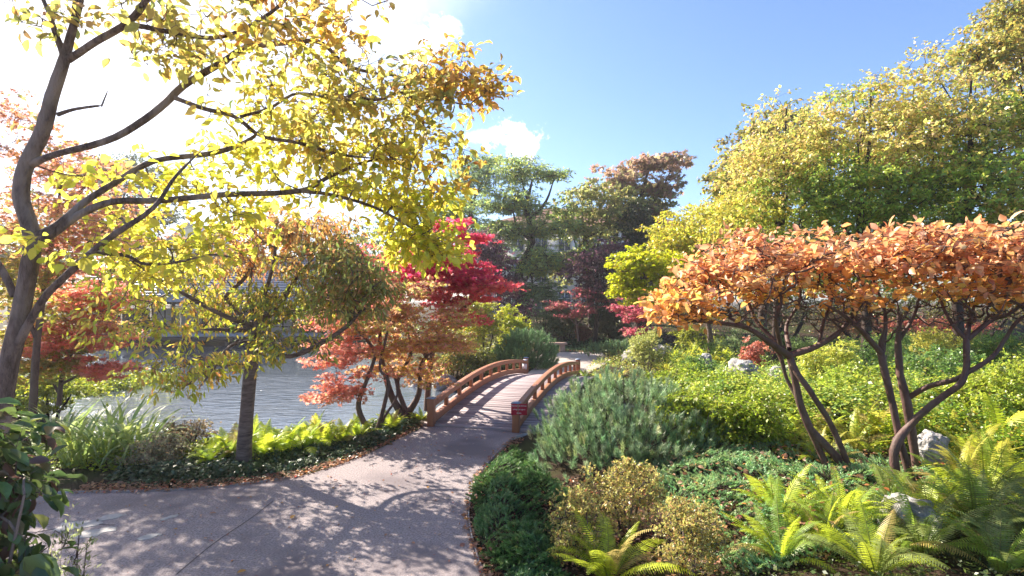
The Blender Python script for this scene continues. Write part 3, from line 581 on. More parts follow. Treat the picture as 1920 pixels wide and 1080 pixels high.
maple('salmon_maple', 'multi-stemmed Japanese maple with salmon and orange leaves on the bank left of the bridge', (692, 815),
 [[(697, 822, y0, 9), (672, 765, y0, 8), (685, 720, y0, 6), (702, 670, y0, 5), (690, 640, y0+.2, 4), (650, 600, y0+.3, 3)],
  [(702, 822, y0, 7), (718, 770, y0, 6), (728, 715, y0, 5), (712, 690, y0, 4), (722, 640, y0+.2, 4), (735, 590, y0+.2, 3)],
  [(706, 818, y0+.1, 5), (722, 780, y0+.1, 4), (745, 740, y0+.3, 3.5), (735, 690, y0+.4, 3)],
  [(762, 790, y0+.9, 12), (735, 745, y0+.9, 10), (722, 700, y0+.9, 8), (712, 650, y0+.9, 6), (715, 600, y0+.9, 4)],
  [(758, 785, y0+.9, 12), (785, 740, y0+.9, 8), (788, 690, y0+.9, 6), (805, 660, y0+1, 5), (830, 625, y0+1.1, 3)],
  [(760, 770, y0+.9, 8), (745, 715, y0+.9, 6), (770, 665, y0+.9, 5), (765, 620, y0+1, 4)]],
 [Bp(640, 660, y0+.1, 60, 30, .8, 1.2, 0), Bp(630, 735, y0-.3, 45, 22, .5, .9, 0), Bp(665, 700, y0-.1, 60, 25, .6, .7, 0), Bp(640, 600, y0+.6, 60, 35, .9, 1.1, 0), Bp(720, 600, y0+.7, 90, 40, 1.2, 1.8, 1), Bp(770, 640, y0+.8, 80, 40, 1.1, 1.4, 2),
  Bp(690, 560, y0+.8, 80, 40, 1.1, 1.3, 0), Bp(830, 640, y0+1.1, 60, 35, .9, 1.2, 2), Bp(800, 700, y0+1.0, 50, 30, .6, .5, 2), Bp(760, 545, y0+1, 80, 35, 1.0, 1.1, 1), Bp(845, 590, y0+1.2, 50, 35, .8, .7, 1), Bp(720, 680, y0+.8, 70, 30, .9, .7, 2)], PA, 460, 48, .055, .3)
y1 = y0+2.2
PA = [[(5, CRIM), (3, RED), (1, MAG)], [(3, RED), (2, CRIM), (2, COR)]]
maple('crimson_maple', 'bright crimson Japanese maple rising behind the salmon maple, left of the bridge', None,
 [[(800, 770, y1, 9), (805, 700, y1, 8), (815, 640, y1, 7), (830, 580, y1, 5), (850, 520, y1, 4), (840, 450, y1, 2)], [(808, 690, y1, 6), (780, 630, y1, 5), (750, 570, y1, 4), (740, 520, y1, 3)], [(822, 610, y1, 5), (880, 570, y1, 4), (915, 545, y1, 2.5)]],
 [Bp(760, 510, y1, 70, 30, 1.0, 1.1, 0), Bp(830, 500, y1, 70, 32, 1.0, 1.6, 0), Bp(880, 520, y1, 65, 30, 1.0, 1.9, 0), Bp(910, 545, y1-.2, 45, 20, .7, 1.0, 1), Bp(845, 555, y1, 70, 25, .9, 1.3, 1), Bp(845, 428, y1, 20, 18, .3, .35, 0), Bp(882, 448, y1, 24, 12, .3, .25, 0), Bp(820, 470, y1+.2, 60, 20, .7, .5, 0),
  Bp(700, 490, y1+.4, 50, 30, .8, .4, 1), Bp(860, 600, y1-.2, 45, 20, .6, .5, 1), Bp(650, 470, y1+.4, 40, 35, .6, .2, 1)], PA, 330, 75, .062, .33, base=np.array([*P(800, 770, y1)[:2], H(*P(800, 770, y1)[:2])]), gap=.25)

# ================= left red maples behind the yellow tree
PA = [[(1.5, (.70, .22, .14)), (3, (.86, .36, .26)), (3, (.86, .48, .14)), (2, YG)], [(2, (.62, .24, .18)), (2, (.55, .32, .18)), (2, ORA)], [(3, (.35, .33, .07)), (3, YG), (2, (.7, .42, .08)), (1, ORA)], [(4, COR), (3, SAL), (1, ORA)]]
maple('red_maple', 'broad dull red and orange maple behind the leaning yellow tree at the left edge', None,
 [[(60, 800, 9.4, 14), (70, 640, 9.4, 11), (90, 500, 9.4, 8), (110, 380, 9.4, 5), (120, 300, 9.4, 3)], [(70, 640, 9.4, 8), (20, 520, 9.2, 6), (-60, 420, 9, 4), (-120, 330, 9, 3)], [(80, 560, 9.4, 7), (150, 470, 9.6, 5), (210, 420, 9.8, 3)]],
 [Bp(30, 300, 9.2, 110, 90, 1.6, 2.2, 1), Bp(150, 330, 9.6, 90, 70, 1.3, 1.4, 0), Bp(60, 420, 9.3, 120, 70, 1.5, 2.4, 0), Bp(190, 420, 9.8, 80, 60, 1.2, 1.6, 0), Bp(170, 500, 9.8, 70, 45, 1.2, 1.2, 3), Bp(30, 520, 9.0, 90, 60, 1.3, 1.4, 2), Bp(-150, 350, 9, 120, 150, 1.6, 1.8, 1), Bp(20, 215, 9.2, 60, 40, .8, .4, 1)], PA, 360, 40, .065, .42, base=np.array([*P(60, 800, 9.4)[:2], H(*P(60, 800, 9.4)[:2])]), gap=.35, flat=.25)
maple('low_orange_maple', 'low spreading maple with coral branch tips hanging over the pond at the left', None,
 [[(110, 760, 11.5, 8), (120, 690, 11.5, 7), (150, 640, 11.4, 5), (190, 600, 11.4, 3)], [(115, 720, 11.5, 5), (180, 690, 11.3, 4), (235, 690, 11.2, 2)], [(112, 740, 11.5, 5), (60, 650, 11.5, 4), (20, 600, 11.5, 3)]],
 [Bp(110, 570, 11.5, 90, 50, 1.3, 1.6, 2), Bp(185, 560, 11.5, 50, 35, 1.0, 1.0, 3), Bp(80, 650, 11.4, 100, 50, 1.2, 1.9, 2), Bp(160, 640, 11.3, 70, 35, 1.0, 1.2, 3), Bp(205, 695, 11.1, 45, 14, .6, .7, 3), Bp(100, 690, 11.2, 70, 30, .8, .9, 2), Bp(150, 610, 11.6, 80, 30, .9, .6, 0)], PA, 300, 60, .075, .4, base=np.array([*P(110, 760, 11.5)[:2], H(*P(110, 760, 11.5)[:2])]), gap=.2, flat=.2)

# ================= the two flat-topped orange trees
TH = .76
PO = [[(4, (.92, .41, .17)), (3, (.90, .33, .10)), (2, (.92, .52, .32)), (1, (.88, .54, .12)), (.4, (.80, .24, .11))], [(4, (.90, .39, .08)), (2, (.88, .56, .09)), (2, (.92, .46, .2)), (.5, (.75, .22, .10))]]
b1 = G(1590, 898)
ya = b1[1]
L = [limb_px(p, 4) for p in (
 [(1602, 905, ya, 13), (1588, 878, ya, 12), (1548, 835, ya, 12), (1520, 805, ya, 11), (1500, 755, ya, 10), (1488, 700, ya, 9), (1478, 660, ya, 9)],
 [(1520, 806, ya, 10), (1540, 850, ya+.05, 9), (1560, 898, ya+.05, 9)],
 [(1598, 890, ya-.05, 9), (1560, 800, ya-.1, 8), (1520, 735, ya-.15, 8), (1495, 700, ya-.1, 8), (1482, 670, ya, 8)],
 [(1500, 755, ya, 6), (1475, 710, ya+.1, 5), (1462, 665, ya+.1, 6), (1440, 640, ya+.1, 6)],
 [(1480, 668, ya, 10), (1440, 640, ya-.2, 8), (1400, 615, ya-.3, 6), (1345, 605, ya-.4, 5), (1290, 600, ya-.5, 3.5), (1250, 580, ya-.6, 2.5)],
 [(1484, 665, ya, 10), (1530, 650, ya-.1, 8), (1570, 625, ya-.2, 7), (1600, 590, ya-.2, 5), (1620, 540, ya-.2, 4)],
 [(1470, 655, ya, 7), (1420, 605, ya+.2, 5), (1400, 560, ya+.3, 4), (1370, 520, ya+.4, 3)],
 [(1480, 655, ya, 7), (1475, 610, ya+.3, 5), (1500, 560, ya+.3, 4), (1490, 500, ya+.4, 3)],
 [(1465, 655, ya, 6), (1455, 600, ya-.3, 5), (1465, 560, ya-.4, 4), (1440, 500, ya-.4, 3)],
 [(1535, 648, ya-.1, 6), (1545, 600, ya+.1, 5), (1560, 560, ya+.2, 4), (1550, 500, ya+.3, 3)],
 [(1400, 615, ya-.3, 4), (1340, 580, ya-.2, 3.5), (1290, 560, ya-.1, 3)],
)]
B = [Bp(1400, 445, ya, 40, 14, .5, .3, 0), Bp(1530, 438, ya+.1, 50, 12, .5, .3, 0), Bp(1310, 510, ya-.1, 40, 20, .5, .4, 0), Bp(1290, 565, ya-.4, 75, 40, .7, 1.5, 1), Bp(1350, 520, ya-.2, 90, 50, .9, 1.8, 0), Bp(1400, 480, ya, 80, 40, 1.0, 1.9, 0), Bp(1480, 490, ya, 100, 45, 1.1, 2.0, 0), Bp(1560, 480, ya, 90, 40, 1.1, 1.9, 0), Bp(1440, 540, ya-.1, 100, 30, .9, .8, 1), Bp(1560, 535, ya, 80, 28, .9, .6, 1), Bp(1250, 590, ya-.5, 35, 22, .4, .35, 1), Bp(1330, 590, ya-.4, 70, 18, .5, .4, 1)]
kw = dict(Rc=.17, per=8, tmpl=BIG, size=.078, objs=300, bark='bark_smooth', r0=.0034, tw_r=.0028, shell=.05, gap=.38, gs=2.4, flat=.5, droop=-.05, upn=1.2, m=4, sides=12, bow=.17, pen=.2, flutter=.85, wob=.05, up=-.06)
plant('orange_leaved_tree', 'left one of two low flat-topped orange trees, its crooked stems leaning left', 'tree', b1, L, B, PO, n=560, group='two flat-topped orange trees', bare=([Bp(1400, 590, ya-.2, 130, 22, .8, 1, 0), Bp(1540, 590, ya, 90, 35, .8, 1, 0), Bp(1470, 560, ya+.1, 120, 30, .9, 1, 0)], 230), **kw)
b2 = G(1700, 905); yb = b2[1]-.25; b2 = np.array([(1700-960)/F*yb, yb, H((1700-960)/F*yb, yb)])
L = [limb_px(p, 4) for p in (
 [(1684, 935, yb, 13), (1680, 890, yb, 13), (1676, 855, yb, 13), (1684, 826, yb, 13), (1704, 800, yb, 11), (1732, 772, yb-.1, 10), (1770, 742, yb-.2, 10), (1800, 720, yb-.3, 10), (1812, 690, yb-.3, 9), (1812, 640, yb-.3, 9), (1818, 600, yb-.2, 7)],
 [(1718, 935, yb+.1, 12), (1700, 870, yb+.1, 11), (1685, 815, yb+.1, 10), (1672, 750, yb+.1, 10), (1655, 680, yb+.1, 10), (1652, 650, yb+.1, 9), (1662, 600, yb, 6)],
 [(1724, 905, yb+.35, 13), (1712, 830, yb+.35, 12), (1700, 755, yb+.3, 13), (1688, 700, yb+.3, 10), (1684, 650, yb+.3, 9), (1686, 600, yb+.3, 6), (1680, 550, yb+.3, 4)],
 [(1704, 745, yb+.3, 8), (1740, 725, yb+.1, 8), (1790, 712, yb-.2, 8), (1812, 700, yb-.3, 8), (1860, 670, yb-.4, 7), (1885, 635, yb-.4, 6), (1910, 600, yb-.5, 6), (1960, 570, yb-.6, 4)],
 [(1652, 662, yb+.1, 9), (1615, 620, yb, 7), (1580, 590, yb-.1, 5), (1545, 570, yb-.2, 4)],
 [(1815, 640, yb-.3, 8), (1780, 600, yb-.2, 5), (1760, 550, yb, 4), (1750, 500, yb, 3)],
 [(1815, 635, yb-.3, 8), (1860, 600, yb-.3, 7), (1890, 590, yb-.4, 6), (1930, 560, yb-.5, 4)],
 [(1655, 660, yb+.1, 7), (1660, 590, yb+.2, 5), (1640, 530, yb+.3, 3.5), (1630, 490, yb+.3, 2.5)],
 [(1684, 640, yb+.3, 6), (1715, 590, yb+.3, 4.5), (1725, 540, yb+.3, 3.5)],
 [(1818, 610, yb-.2, 5), (1830, 560, yb+.1, 4), (1850, 500, yb+.2, 3)],
)]
B = [Bp(1700, 438, yb, 50, 14, .5, .3, 0), Bp(1870, 436, yb, 60, 14, .5, .35, 0), Bp(1790, 432, yb+.2, 40, 10, .5, .15, 0), Bp(1650, 480, yb, 90, 42, 1.0, 1.9, 0), Bp(1740, 480, yb, 100, 45, 1.1, 2.2, 0), Bp(1840, 475, yb-.1, 100, 45, 1.0, 2.2, 0), Bp(1920, 480, yb-.2, 90, 50, 1.0, 1.8, 0), Bp(2030, 500, yb-.2, 100, 55, 1.0, 1.8, 1), Bp(1700, 540, yb, 90, 28, .9, .6, 1), Bp(1830, 540, yb-.2, 100, 30, .8, .8, 1), Bp(1930, 560, yb-.4, 60, 30, .5, .6, 1), Bp(1600, 560, yb-.1, 50, 25, .6, .4, 1)]
plant('orange_leaved_tree', 'right one of two low flat-topped orange trees, with a sharply elbowed limb at right', 'tree', b2, L, B, PO, n=700, group='two flat-topped orange trees', bare=([Bp(1660, 590, yb, 90, 35, .8, 1, 0), Bp(1760, 575, yb, 80, 30, .8, 1, 0), Bp(1860, 580, yb-.3, 90, 30, .8, 1, 0)], 230), **kw)

TH = 1.0
# ================= shrubs and trees further off: generic builder
def bgtree(name, label, px, py, Y, tr, B, PA, n, per, size, Rc, cat='tree', tmpl=OVAL, bark='bark_dark', base=None, **k):
    g = P(px, py, Y) if base is None else np.array(base, float); b = np.array([g[0], g[1], H(g[0], g[1])])
    lim = []
    c = np.array([q[0] for q in B]); top = c[:, 2].max()
    cx, cy = c[:, 0].mean(), c[:, 1].mean()
    z = np.linspace(b[2]-.1, max(min(top, np.quantile(c[:, 2], .8)), b[2]+.3), 6); u = np.linspace(0, 1, 6)
    pts = [(b[0]+(cx-b[0])*a**1.5+rng.normal()*tr*.6*(a > 0), b[1]+(cy-b[1])*a**1.5, zz, tr*(1-.85*a)) for a, zz in zip(u, z)]
    lim.append(limb_w(pts, 3))
    for q in [i for i in range(len(B)) if B[i][2] > .1][:8]:
        s = lim[0][0][rng.integers(5, 12)]; e = B[q][0]; mid = (s+e)/2+np.array([0, 0, -.08*np.linalg.norm(e-s)])
        lim.append(limb_w([(*s, tr*.32), (*(mid+rng.normal(0, .06, 3)*np.linalg.norm(e-s)), tr*.2), (*e, tr*.06)], 4))
    kk = dict(flat=.6, gap=.25, gs=.8, droop=.3, upn=.7, r0=tr*.035, sides=7, twigs=False, shell=.3); kk.update(k)
    return plant(name, label, cat, b, lim, B, PA, n=n, Rc=Rc, per=per, tmpl=tmpl, size=size, bark=bark, **kk)
# right: hazel / hornbeam wall
PH = [[(5, (.28, .46, .05)), (3, (.50, .60, .06)), (.8, (.84, .62, .10))], [(3, (.82, .66, .15)), (1.6, (.78, .48, .12)), (4, (.56, .62, .09)), (1, (.86, .54, .3))], [(3, (.20, .30, .05)), (3, (.30, .42, .05)), (2, YG)], [(3, (.6, .62, .08)), (2, GOLD), (2, YG)]]
bgtree('hornbeam', 'tall bushy yellow and ochre tree standing left in the hedge behind the orange trees', 1450, 640, 14, .12,
  [Bp(1420, 330, 14, 70, 75, 1.4, 1.6, 1), Bp(1480, 290, 14, 80, 80, 1.6, 2.0, 1), Bp(1540, 270, 14.3, 60, 60, 1.3, 1.2, 1), Bp(1465, 205, 14, 16, 45, .3, .1, 1), Bp(1510, 200, 14, 14, 45, .3, .1, 1), Bp(1425, 245, 14, 22, 35, .4, .12, 1), Bp(1560, 205, 14.2, 20, 40, .4, .12, 1), Bp(1480, 390, 13.7, 110, 70, 1.5, 2.2, 0), Bp(1400, 420, 13.7, 80, 50, 1.3, 1.3, 3), Bp(1440, 500, 13.8, 110, 70, 1.3, 1.2, 2)], PH, 400, 56, .08, .5, twigs=True, gs=1.2)
bgtree('hornbeam', 'green-centred bushy tree in the middle of the hedge behind the orange trees', 1620, 640, 13.4, .13,
  [Bp(1620, 280, 13.4, 90, 90, 1.6, 2.2, 1), Bp(1690, 250, 13.5, 70, 80, 1.4, 1.6, 1), Bp(1640, 175, 13.4, 24, 40, .4, .14, 1), Bp(1600, 190, 13.4, 22, 35, .4, .12, 0), Bp(1715, 150, 13.4, 26, 50, .5, .2, 1), Bp(1620, 370, 13, 110, 70, 1.5, 2.6, 0), Bp(1560, 340, 13.3, 60, 70, 1.3, 1.2, 0), Bp(1700, 380, 13, 80, 60, 1.4, 1.6, 0), Bp(1620, 480, 13.5, 140, 80, 1.3, 1.5, 2), Bp(1650, 160, 13.5, 14, 60, .3, .08, 1), Bp(1540, 215, 13.5, 12, 50, .3, .08, 1), Bp(1595, 195, 13.5, 14, 45, .3, .1, 1), Bp(1690, 170, 13.5, 16, 50, .3, .1, 1)], PH, 520, 58, .08, .5, twigs=True, gs=1.2)
bgtree('hornbeam', 'tallest ochre-topped bushy tree of the hedge, below the overhanging dark tree', 1800, 640, 13, .14,
  [Bp(1760, 200, 13.2, 60, 70, 1.3, 1.6, 1), Bp(1745, 280, 13, 80, 80, 1.5, 2.0, 1), Bp(1750, 130, 13.2, 26, 60, .5, .22, 1), Bp(1830, 160, 13, 30, 40, .5, .15, 0), Bp(1880, 140, 13, 40, 40, .6, .2, 1), Bp(1830, 240, 13, 80, 80, 1.5, 2.2, 0), Bp(1900, 230, 12.8, 70, 80, 1.4, 1.7, 1), Bp(1800, 350, 12.6, 110, 80, 1.5, 2.6, 0), Bp(1920, 350, 12.4, 90, 90, 1.4, 2.0, 1), Bp(1830, 440, 12.8, 140, 60, 1.3, 1.6, 2), Bp(1745, 120, 13.2, 12, 50, .3, .09, 1), Bp(1700, 150, 13.2, 12, 40, .3, .06, 1), Bp(1790, 150, 13.2, 20, 40, .3, .1, 1), Bp(2040, 300, 12.6, 120, 140, 1.6, 2.2, 0)], PH, 620, 58, .08, .5, twigs=True, gs=1.2)
bgtree('olive_tree', 'dark green-gold tall tree reaching into the top right corner of the sky', 1990, 600, 17, .22,
  [Bp(1900, 110, 16.5, 90, 55, 1.6, 2, 0), Bp(1830, 100, 16.5, 50, 35, 1.0, .9, 0), Bp(1900, 30, 17, 50, 40, 1.2, 1.3, 1), Bp(1990, 60, 17, 90, 110, 1.8, 2.4, 1), Bp(1960, 180, 17, 90, 60, 1.5, 1.4, 0)], [[(3, (.52, .46, .08)), (2, (.24, .32, .05)), (2, (.7, .46, .08))], [(2, (.24, .32, .05)), (3, (.46, .42, .08)), (2, OCH)]], 260, 80, .10, .5, twigs=True)
bgtree('linden', 'tall dark green-gold tree whose crown peaks left of the hedge, behind the ochre hornbeam', 1440, 610, 21, .2,
  [Bp(1455, 255, 21, 70, 45, 2, 1.6, 0), Bp(1400, 320, 21, 60, 50, 2, 1.5, 0), Bp(1500, 300, 21, 80, 60, 2, 1.6, 0), Bp(1385, 380, 21, 55, 45, 2, 1.2, 1), Bp(1640, 250, 21, 110, 60, 2, 1.2, 0)], [[(3, OLV), (2, OCH), (2, GRN)], [(3, YG), (2, OLV)]], 260, 80, .14, .7)
# pale yellow-green trees between the centre and the orange tree
bgtree('golden_tree', 'light lemon-yellow tree left of the hedge under the white horizon', 1330, 640, 18, .12,
  [Bp(1330, 420, 18, 80, 55, 1.8, 2, 0), Bp(1390, 400, 17.6, 70, 50, 1.6, 1.6, 0), Bp(1270, 460, 18, 60, 35, 1.4, 1.1, 0), Bp(1330, 490, 18, 90, 45, 1.6, 1.4, 0), Bp(1250, 440, 18.5, 35, 18, .8, .35, 0)], [[(4, LIME), (3, (.55, .52, .08)), (2, GOLD)]], 330, 75, .09, .5, bark='bark')
maple('lime_maple', 'bright lime-green maple drooping above the dark clipped shrub and magenta leaves', None,
 [[(1225, 650, 17, 6), (1215, 590, 17, 5), (1210, 530, 17, 4), (1200, 480, 17, 2)], [(1215, 580, 17, 4), (1240, 520, 17, 3), (1260, 490, 17, 2)]],
 [Bp(1190, 490, 17, 40, 28, .8, 1.2, 0), Bp(1240, 500, 17, 50, 35, 1.0, 1.5, 0), Bp(1180, 545, 17, 30, 25, .7, .9, 0), Bp(1225, 550, 16.8, 40, 25, .8, .9, 0), Bp(1165, 520, 17, 18, 15, .5, .3, 0)], [[(6, (.55, .60, .01)), (2, LIME), (1, GOLD)]], 170, 60, .085, .36, base=np.array([*P(1225, 650, 17)[:2], H(*P(1225, 650, 17)[:2])]), gap=.15, flat=.3)
# centre background
PB = [[(3, (.22, .36, .12)), (2, (.34, .44, .10)), (1.3, (.55, .56, .06))], [(3, (.16, .28, .12)), (2, (.26, .36, .10))], [(3, (.42, .26, .17)), (3, (.42, .22, .16)), (2, (.32, .30, .10))], [(3, (.34, .35, .10)), (2, (.5, .42, .12)), (2, (.24, .32, .07))], [(3, PUR), (2, (.10, .03, .05)), (1, (.04, .02, .03))]]
bgtree('locust_tree', 'tall feathery green tree with layered branches in the centre, above the bridge', 978, 600, 30, .38,
  [Bp(975, 325, 30, 50, 32, 2.0, 1.3, 0), Bp(1040, 330, 30, 38, 12, 1.2, .5, 0), Bp(960, 380, 30, 75, 30, 2.4, 1.8, 0), Bp(1000, 430, 30, 75, 32, 2.2, 1.7, 0), Bp(930, 440, 30, 45, 25, 1.8, .8, 0), Bp(1010, 490, 29.5, 55, 30, 2, 1.3, 0), Bp(1000, 545, 29.3, 45, 25, 1.6, .9, 1)], PB, 400, 62, .17, .85, material='leaf_thin', flat=.25, tmpl=SLIM, gs=.9, gap=.3, twigs=True, shell=.1)
bgtree('ash_tree', 'blue-green feathery tree half hidden behind the yellow leaves, left of centre', 890, 600, 33, .3,
  [Bp(880, 330, 33, 50, 35, 2.2, 1.4, 1), Bp(850, 400, 33, 70, 40, 2.6, 1.7, 1), Bp(900, 470, 33, 60, 45, 2.4, 1.2, 1), Bp(925, 300, 33, 25, 12, 1, .3, 0), Bp(830, 480, 33, 60, 50, 2.4, .8, 1)], PB, 270, 62, .19, .9, material='leaf_thin', flat=.3, tmpl=SLIM, gs=.7, gap=.32, twigs=True, shell=.1)
bgtree('tree_of_heaven', 'brown-tinged airy tree with spiky seed clusters leaning right against the sky', 1190, 600, 32, .3,
  [Bp(1215, 310, 32, 60, 22, 2.2, 1.4, 2), Bp(1265, 300, 32, 38, 14, 1.6, .6, 2), Bp(1160, 340, 32, 60, 28, 2.2, 1.3, 2), Bp(1240, 350, 32, 38, 22, 1.6, .7, 2), Bp(1200, 380, 32, 55, 30, 2.2, 1.2, 3), Bp(1230, 400, 32, 25, 25, 1, .3, 2)], PB, 170, 26, .24, .6, material='leaf_thin', flat=.5, tmpl=MAPLE, gs=1.0, gap=.3, twigs=True, shell=.1, m=8, jit=.1)
bgtree('robinia_tree', 'olive-green loose tree between the feathery tree and the brown-tinged one', 1110, 600, 31, .25,
  [Bp(1105, 370, 31, 55, 35, 2.2, 1.5, 3), Bp(1085, 430, 31, 50, 35, 2.2, 1.3, 3), Bp(1150, 420, 31, 50, 35, 2.2, 1.3, 3), Bp(1110, 480, 31, 60, 30, 2, 1.2, 0), Bp(1060, 500, 31, 45, 35, 2, .9, 3), Bp(1060, 400, 31, 35, 40, 2, .8, 0), Bp(1150, 380, 31, 45, 40, 2, .9, 3)], PB, 250, 56, .17, .8, material='leaf_thin', flat=.4, gs=.9, gap=.3, twigs=True, shell=.1)
bgtree('ivy_clad_tree', 'dark ivy-covered trunk of a tree behind the purple-leaved plum', 1192, 600, 30, .4,
  [Bp(1192, 430, 30, 28, 50, 1.0, 1.5, 1), Bp(1195, 500, 30, 35, 45, 1.2, 1.6, 1), Bp(1225, 450, 30, 30, 30, 1.0, .5, 1)], [PB[0], [(3, DGR), (2, (.06, .07, .03))]], 150, 80, .15, .5, gap=.1)
bgtree('purple_plum', 'dark purple-leaved tree in front of the cream building, right of the centre', 1115, 625, 26, .14,
  [Bp(1100, 500, 26, 45, 30, 1.6, 1.4, 4), Bp(1150, 480, 26, 40, 35, 1.6, 1.3, 4), Bp(1120, 545, 26, 50, 25, 1.6, 1.2, 4), Bp(1165, 530, 26, 30, 30, 1.2, .7, 4)], PB, 190, 55, .12, .5, gs=1.2, gap=.25, twigs=True)
bgtree('purple_plum', 'dark purple-leaved tree half hidden behind the crimson maple', 935, 625, 25, .14,
  [Bp(930, 490, 25, 35, 30, 1.5, 1.2, 4), Bp(945, 540, 25, 35, 30, 1.4, 1.2, 4), Bp(900, 460, 25, 30, 30, 1.2, .8, 4), Bp(965, 580, 25, 30, 25, 1.2, .6, 4)], PB, 170, 45, .12, .5, gs=1.2, gap=.3, twigs=True)
maple('magenta_maple', 'thin magenta-leaved maple in front of the building, left of the clipped dark shrub', None,
 [[(1085, 640, 25, 4), (1080, 600, 25, 3), (1075, 570, 25, 2)], [(1083, 610, 25, 3), (1110, 570, 25, 2)], [(1083, 610, 25, 2), (1050, 580, 25, 2)]],
 [Bp(1050, 572, 25, 25, 12, .8, 1, 0), Bp(1095, 550, 25, 28, 12, .9, .8, 0), Bp(1100, 580, 25, 25, 14, .8, .8, 0), Bp(1070, 590, 25, 22, 9, .6, .5, 0), Bp(1130, 565, 25, 18, 10, .6, .4, 0)], [[(3, (.55, .09, .14)), (2, (.45, .12, .12)), (2, (.3, .2, .1))]], 70, 30, .10, .4, base=np.array([*P(1085, 640, 25)[:2], H(*P(1085, 640, 25)[:2])]), gap=.1)
maple('magenta_maple', 'vivid magenta-leaved maple under the lime-green maple, right of the clipped dark shrub', None,
 [[(1200, 645, 19.5, 4), (1195, 610, 19.5, 3), (1190, 580, 19.5, 2)], [(1198, 620, 19.5, 3), (1220, 590, 19.5, 2)]],
 [Bp(1165, 572, 19.5, 25, 12, .7, .8, 0), Bp(1195, 592, 19.5, 28, 14, .8, 1.2, 0), Bp(1200, 620, 19, 22, 10, .6, .7, 0), Bp(1225, 570, 19.5, 30, 18, .9, .9, 0)], [[(3, (.6, .08, .16)), (2, (.5, .1, .12)), (1, (.3, .2, .1))]], 75, 36, .09, .38, base=np.array([*P(1200, 645, 19.5)[:2], H(*P(1200, 645, 19.5)[:2])]), gap=.1)
# understory round the far path
def shrub(name, label, px, py, w, h, PA, n=80, per=60, size=.05, Rc=.16, tmpl=OVAL, cat='shrub', group=None, d=None, mat_='leaf', dz=0, **k):
    g = G(px, py); g[2] += dz; Y = g[1]; wm = w*Y/F/2; hm = h*Y/F; c = g+np.array([0, 0, hm*.55]); k.setdefault('gap', .12)
    B_ = [(c, np.array([wm, (d or wm)*.9, hm*.45]), 2.5, 0)]+[(c+np.array([rng.uniform(-.6, .6)*wm, rng.uniform(-.5, .5)*wm, rng.uniform(-.15, .3)*hm]), np.array([wm*.5, wm*.5, hm*.3]), .8, 0) for _ in range(4)]
    lim = [limb_w([(g[0]+a*.05, g[1]+b_*.05, g[2]-.03, wm*.03+.004), (g[0]+a*wm*.3, g[1]+b_*wm*.3, g[2]+hm*.4, wm*.02+.003), (g[0]+a*wm*.45, g[1]+b_*wm*.45, g[2]+hm*.75, .003)], 3) for a, b_ in ((-1, 0), (1, .2), (0, 1), (.2, -1), (-.5, .5))]
    k.setdefault('bark', 'bark_dark')
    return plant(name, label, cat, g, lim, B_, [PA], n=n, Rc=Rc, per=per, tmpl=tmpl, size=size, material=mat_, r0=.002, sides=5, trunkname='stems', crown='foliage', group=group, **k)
shrub('clipped_yew', 'dark green clipped dome-shaped shrub standing behind the stone bench', 1147, 640, 75, 74, [(3, (.05, .09, .025)), (2, (.08, .12, .03))], 200, 90, .09, .22, tmpl=SLIM, gap=.0, shell=.7)
shrub('grey_mound_shrub', 'small clipped grey-purple mound shrub right of the magenta maple', 1272, 660, 52, 36, [(3, (.10, .09, .06)), (2, (.16, .11, .09))], 70, 70, .05, .14, gap=0, shell=.7)
shrub('yellow_shrub', 'lemon-yellow loose shrub under the left end of the orange canopy', 1310, 665, 90, 62, [(3, LIME), (2, (.5, .48, .08)), (2, YG)], 90, 70, .06, .25)
shrub('yellow_green_bush', 'tall yellow-green bush on the left bank behind the crimson maple', 905, 690, 110, 125, [(3, YG), (2, LIME), (2, OLV), (1, GOLD)], 170, 70, .07, .3, gap=.3)
shrub('yellow_green_bush', 'bright lime-topped bush directly left of the round pine beyond the bridge', 965, 680, 70, 100, [(4, LIME), (2, YG)], 110, 60, .075, .28, gap=.35)
shrub('olive_bush', 'olive and orange bush on the bank between salmon maple and bridge', 850, 712, 110, 100, [(3, OLV), (2, YG), (1, ORA)], 150, 70, .055, .25, gap=.3)
shrub('olive_bush', 'low dark bush on the stream bank behind the left bridge railing', 900, 705, 90, 48, [(3, OLV), (2, GRN), (1, YG)], 110, 70, .05, .2, gap=.3)
shrub('evergreen_bush', 'grey-green layered evergreen beside the dark trunk at the back of the garden', 1020, 640, 90, 95, [(3, (.15, .23, .11)), (2, (.22, .28, .12))], 120, 70, .09, .35, gap=.3, flat=.25)
shrub('evergreen_bush', 'dark bushy evergreen behind the stone bench', 1062, 640, 70, 60, [(3, (.10, .16, .05)), (2, OLV)], 90, 70, .08, .3, gap=.2)
shrub('rust_shrub', 'small rust-red shrub in the shade left of the clipped dome-shaped shrub', 1095, 642, 40, 36, [(3, (.3, .08, .06)), (2, BRN)], 50, 50, .07, .22)
shrub('small_red_maple', 'small salmon-red upright maple shrub between two pale boulders', 1412, 742, 56, 100, [(3, (.62, .20, .13)), (2, SAL), (1, BRN)], 70, 60, .04, .12, tmpl=MAPLE, gap=.1)
shrub('mounded_pine', 'dark low pine just right of the small red maple shrub', 1460, 705, 95, 70, [(3, (.09, .17, .05)), (2, GRN)], 120, 80, .05, .18, tmpl=SLIM, mat_='needle')
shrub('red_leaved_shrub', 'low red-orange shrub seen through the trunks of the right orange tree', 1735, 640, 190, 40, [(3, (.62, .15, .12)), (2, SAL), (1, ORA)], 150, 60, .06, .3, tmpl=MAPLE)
shrub('red_leaved_shrub', 'far red-orange shrub under the orange canopy near the back path', 1600, 640, 150, 60, [(2, (.5, .16, .10)), (2, OLV), (1, ORA)], 140, 60, .06, .3)
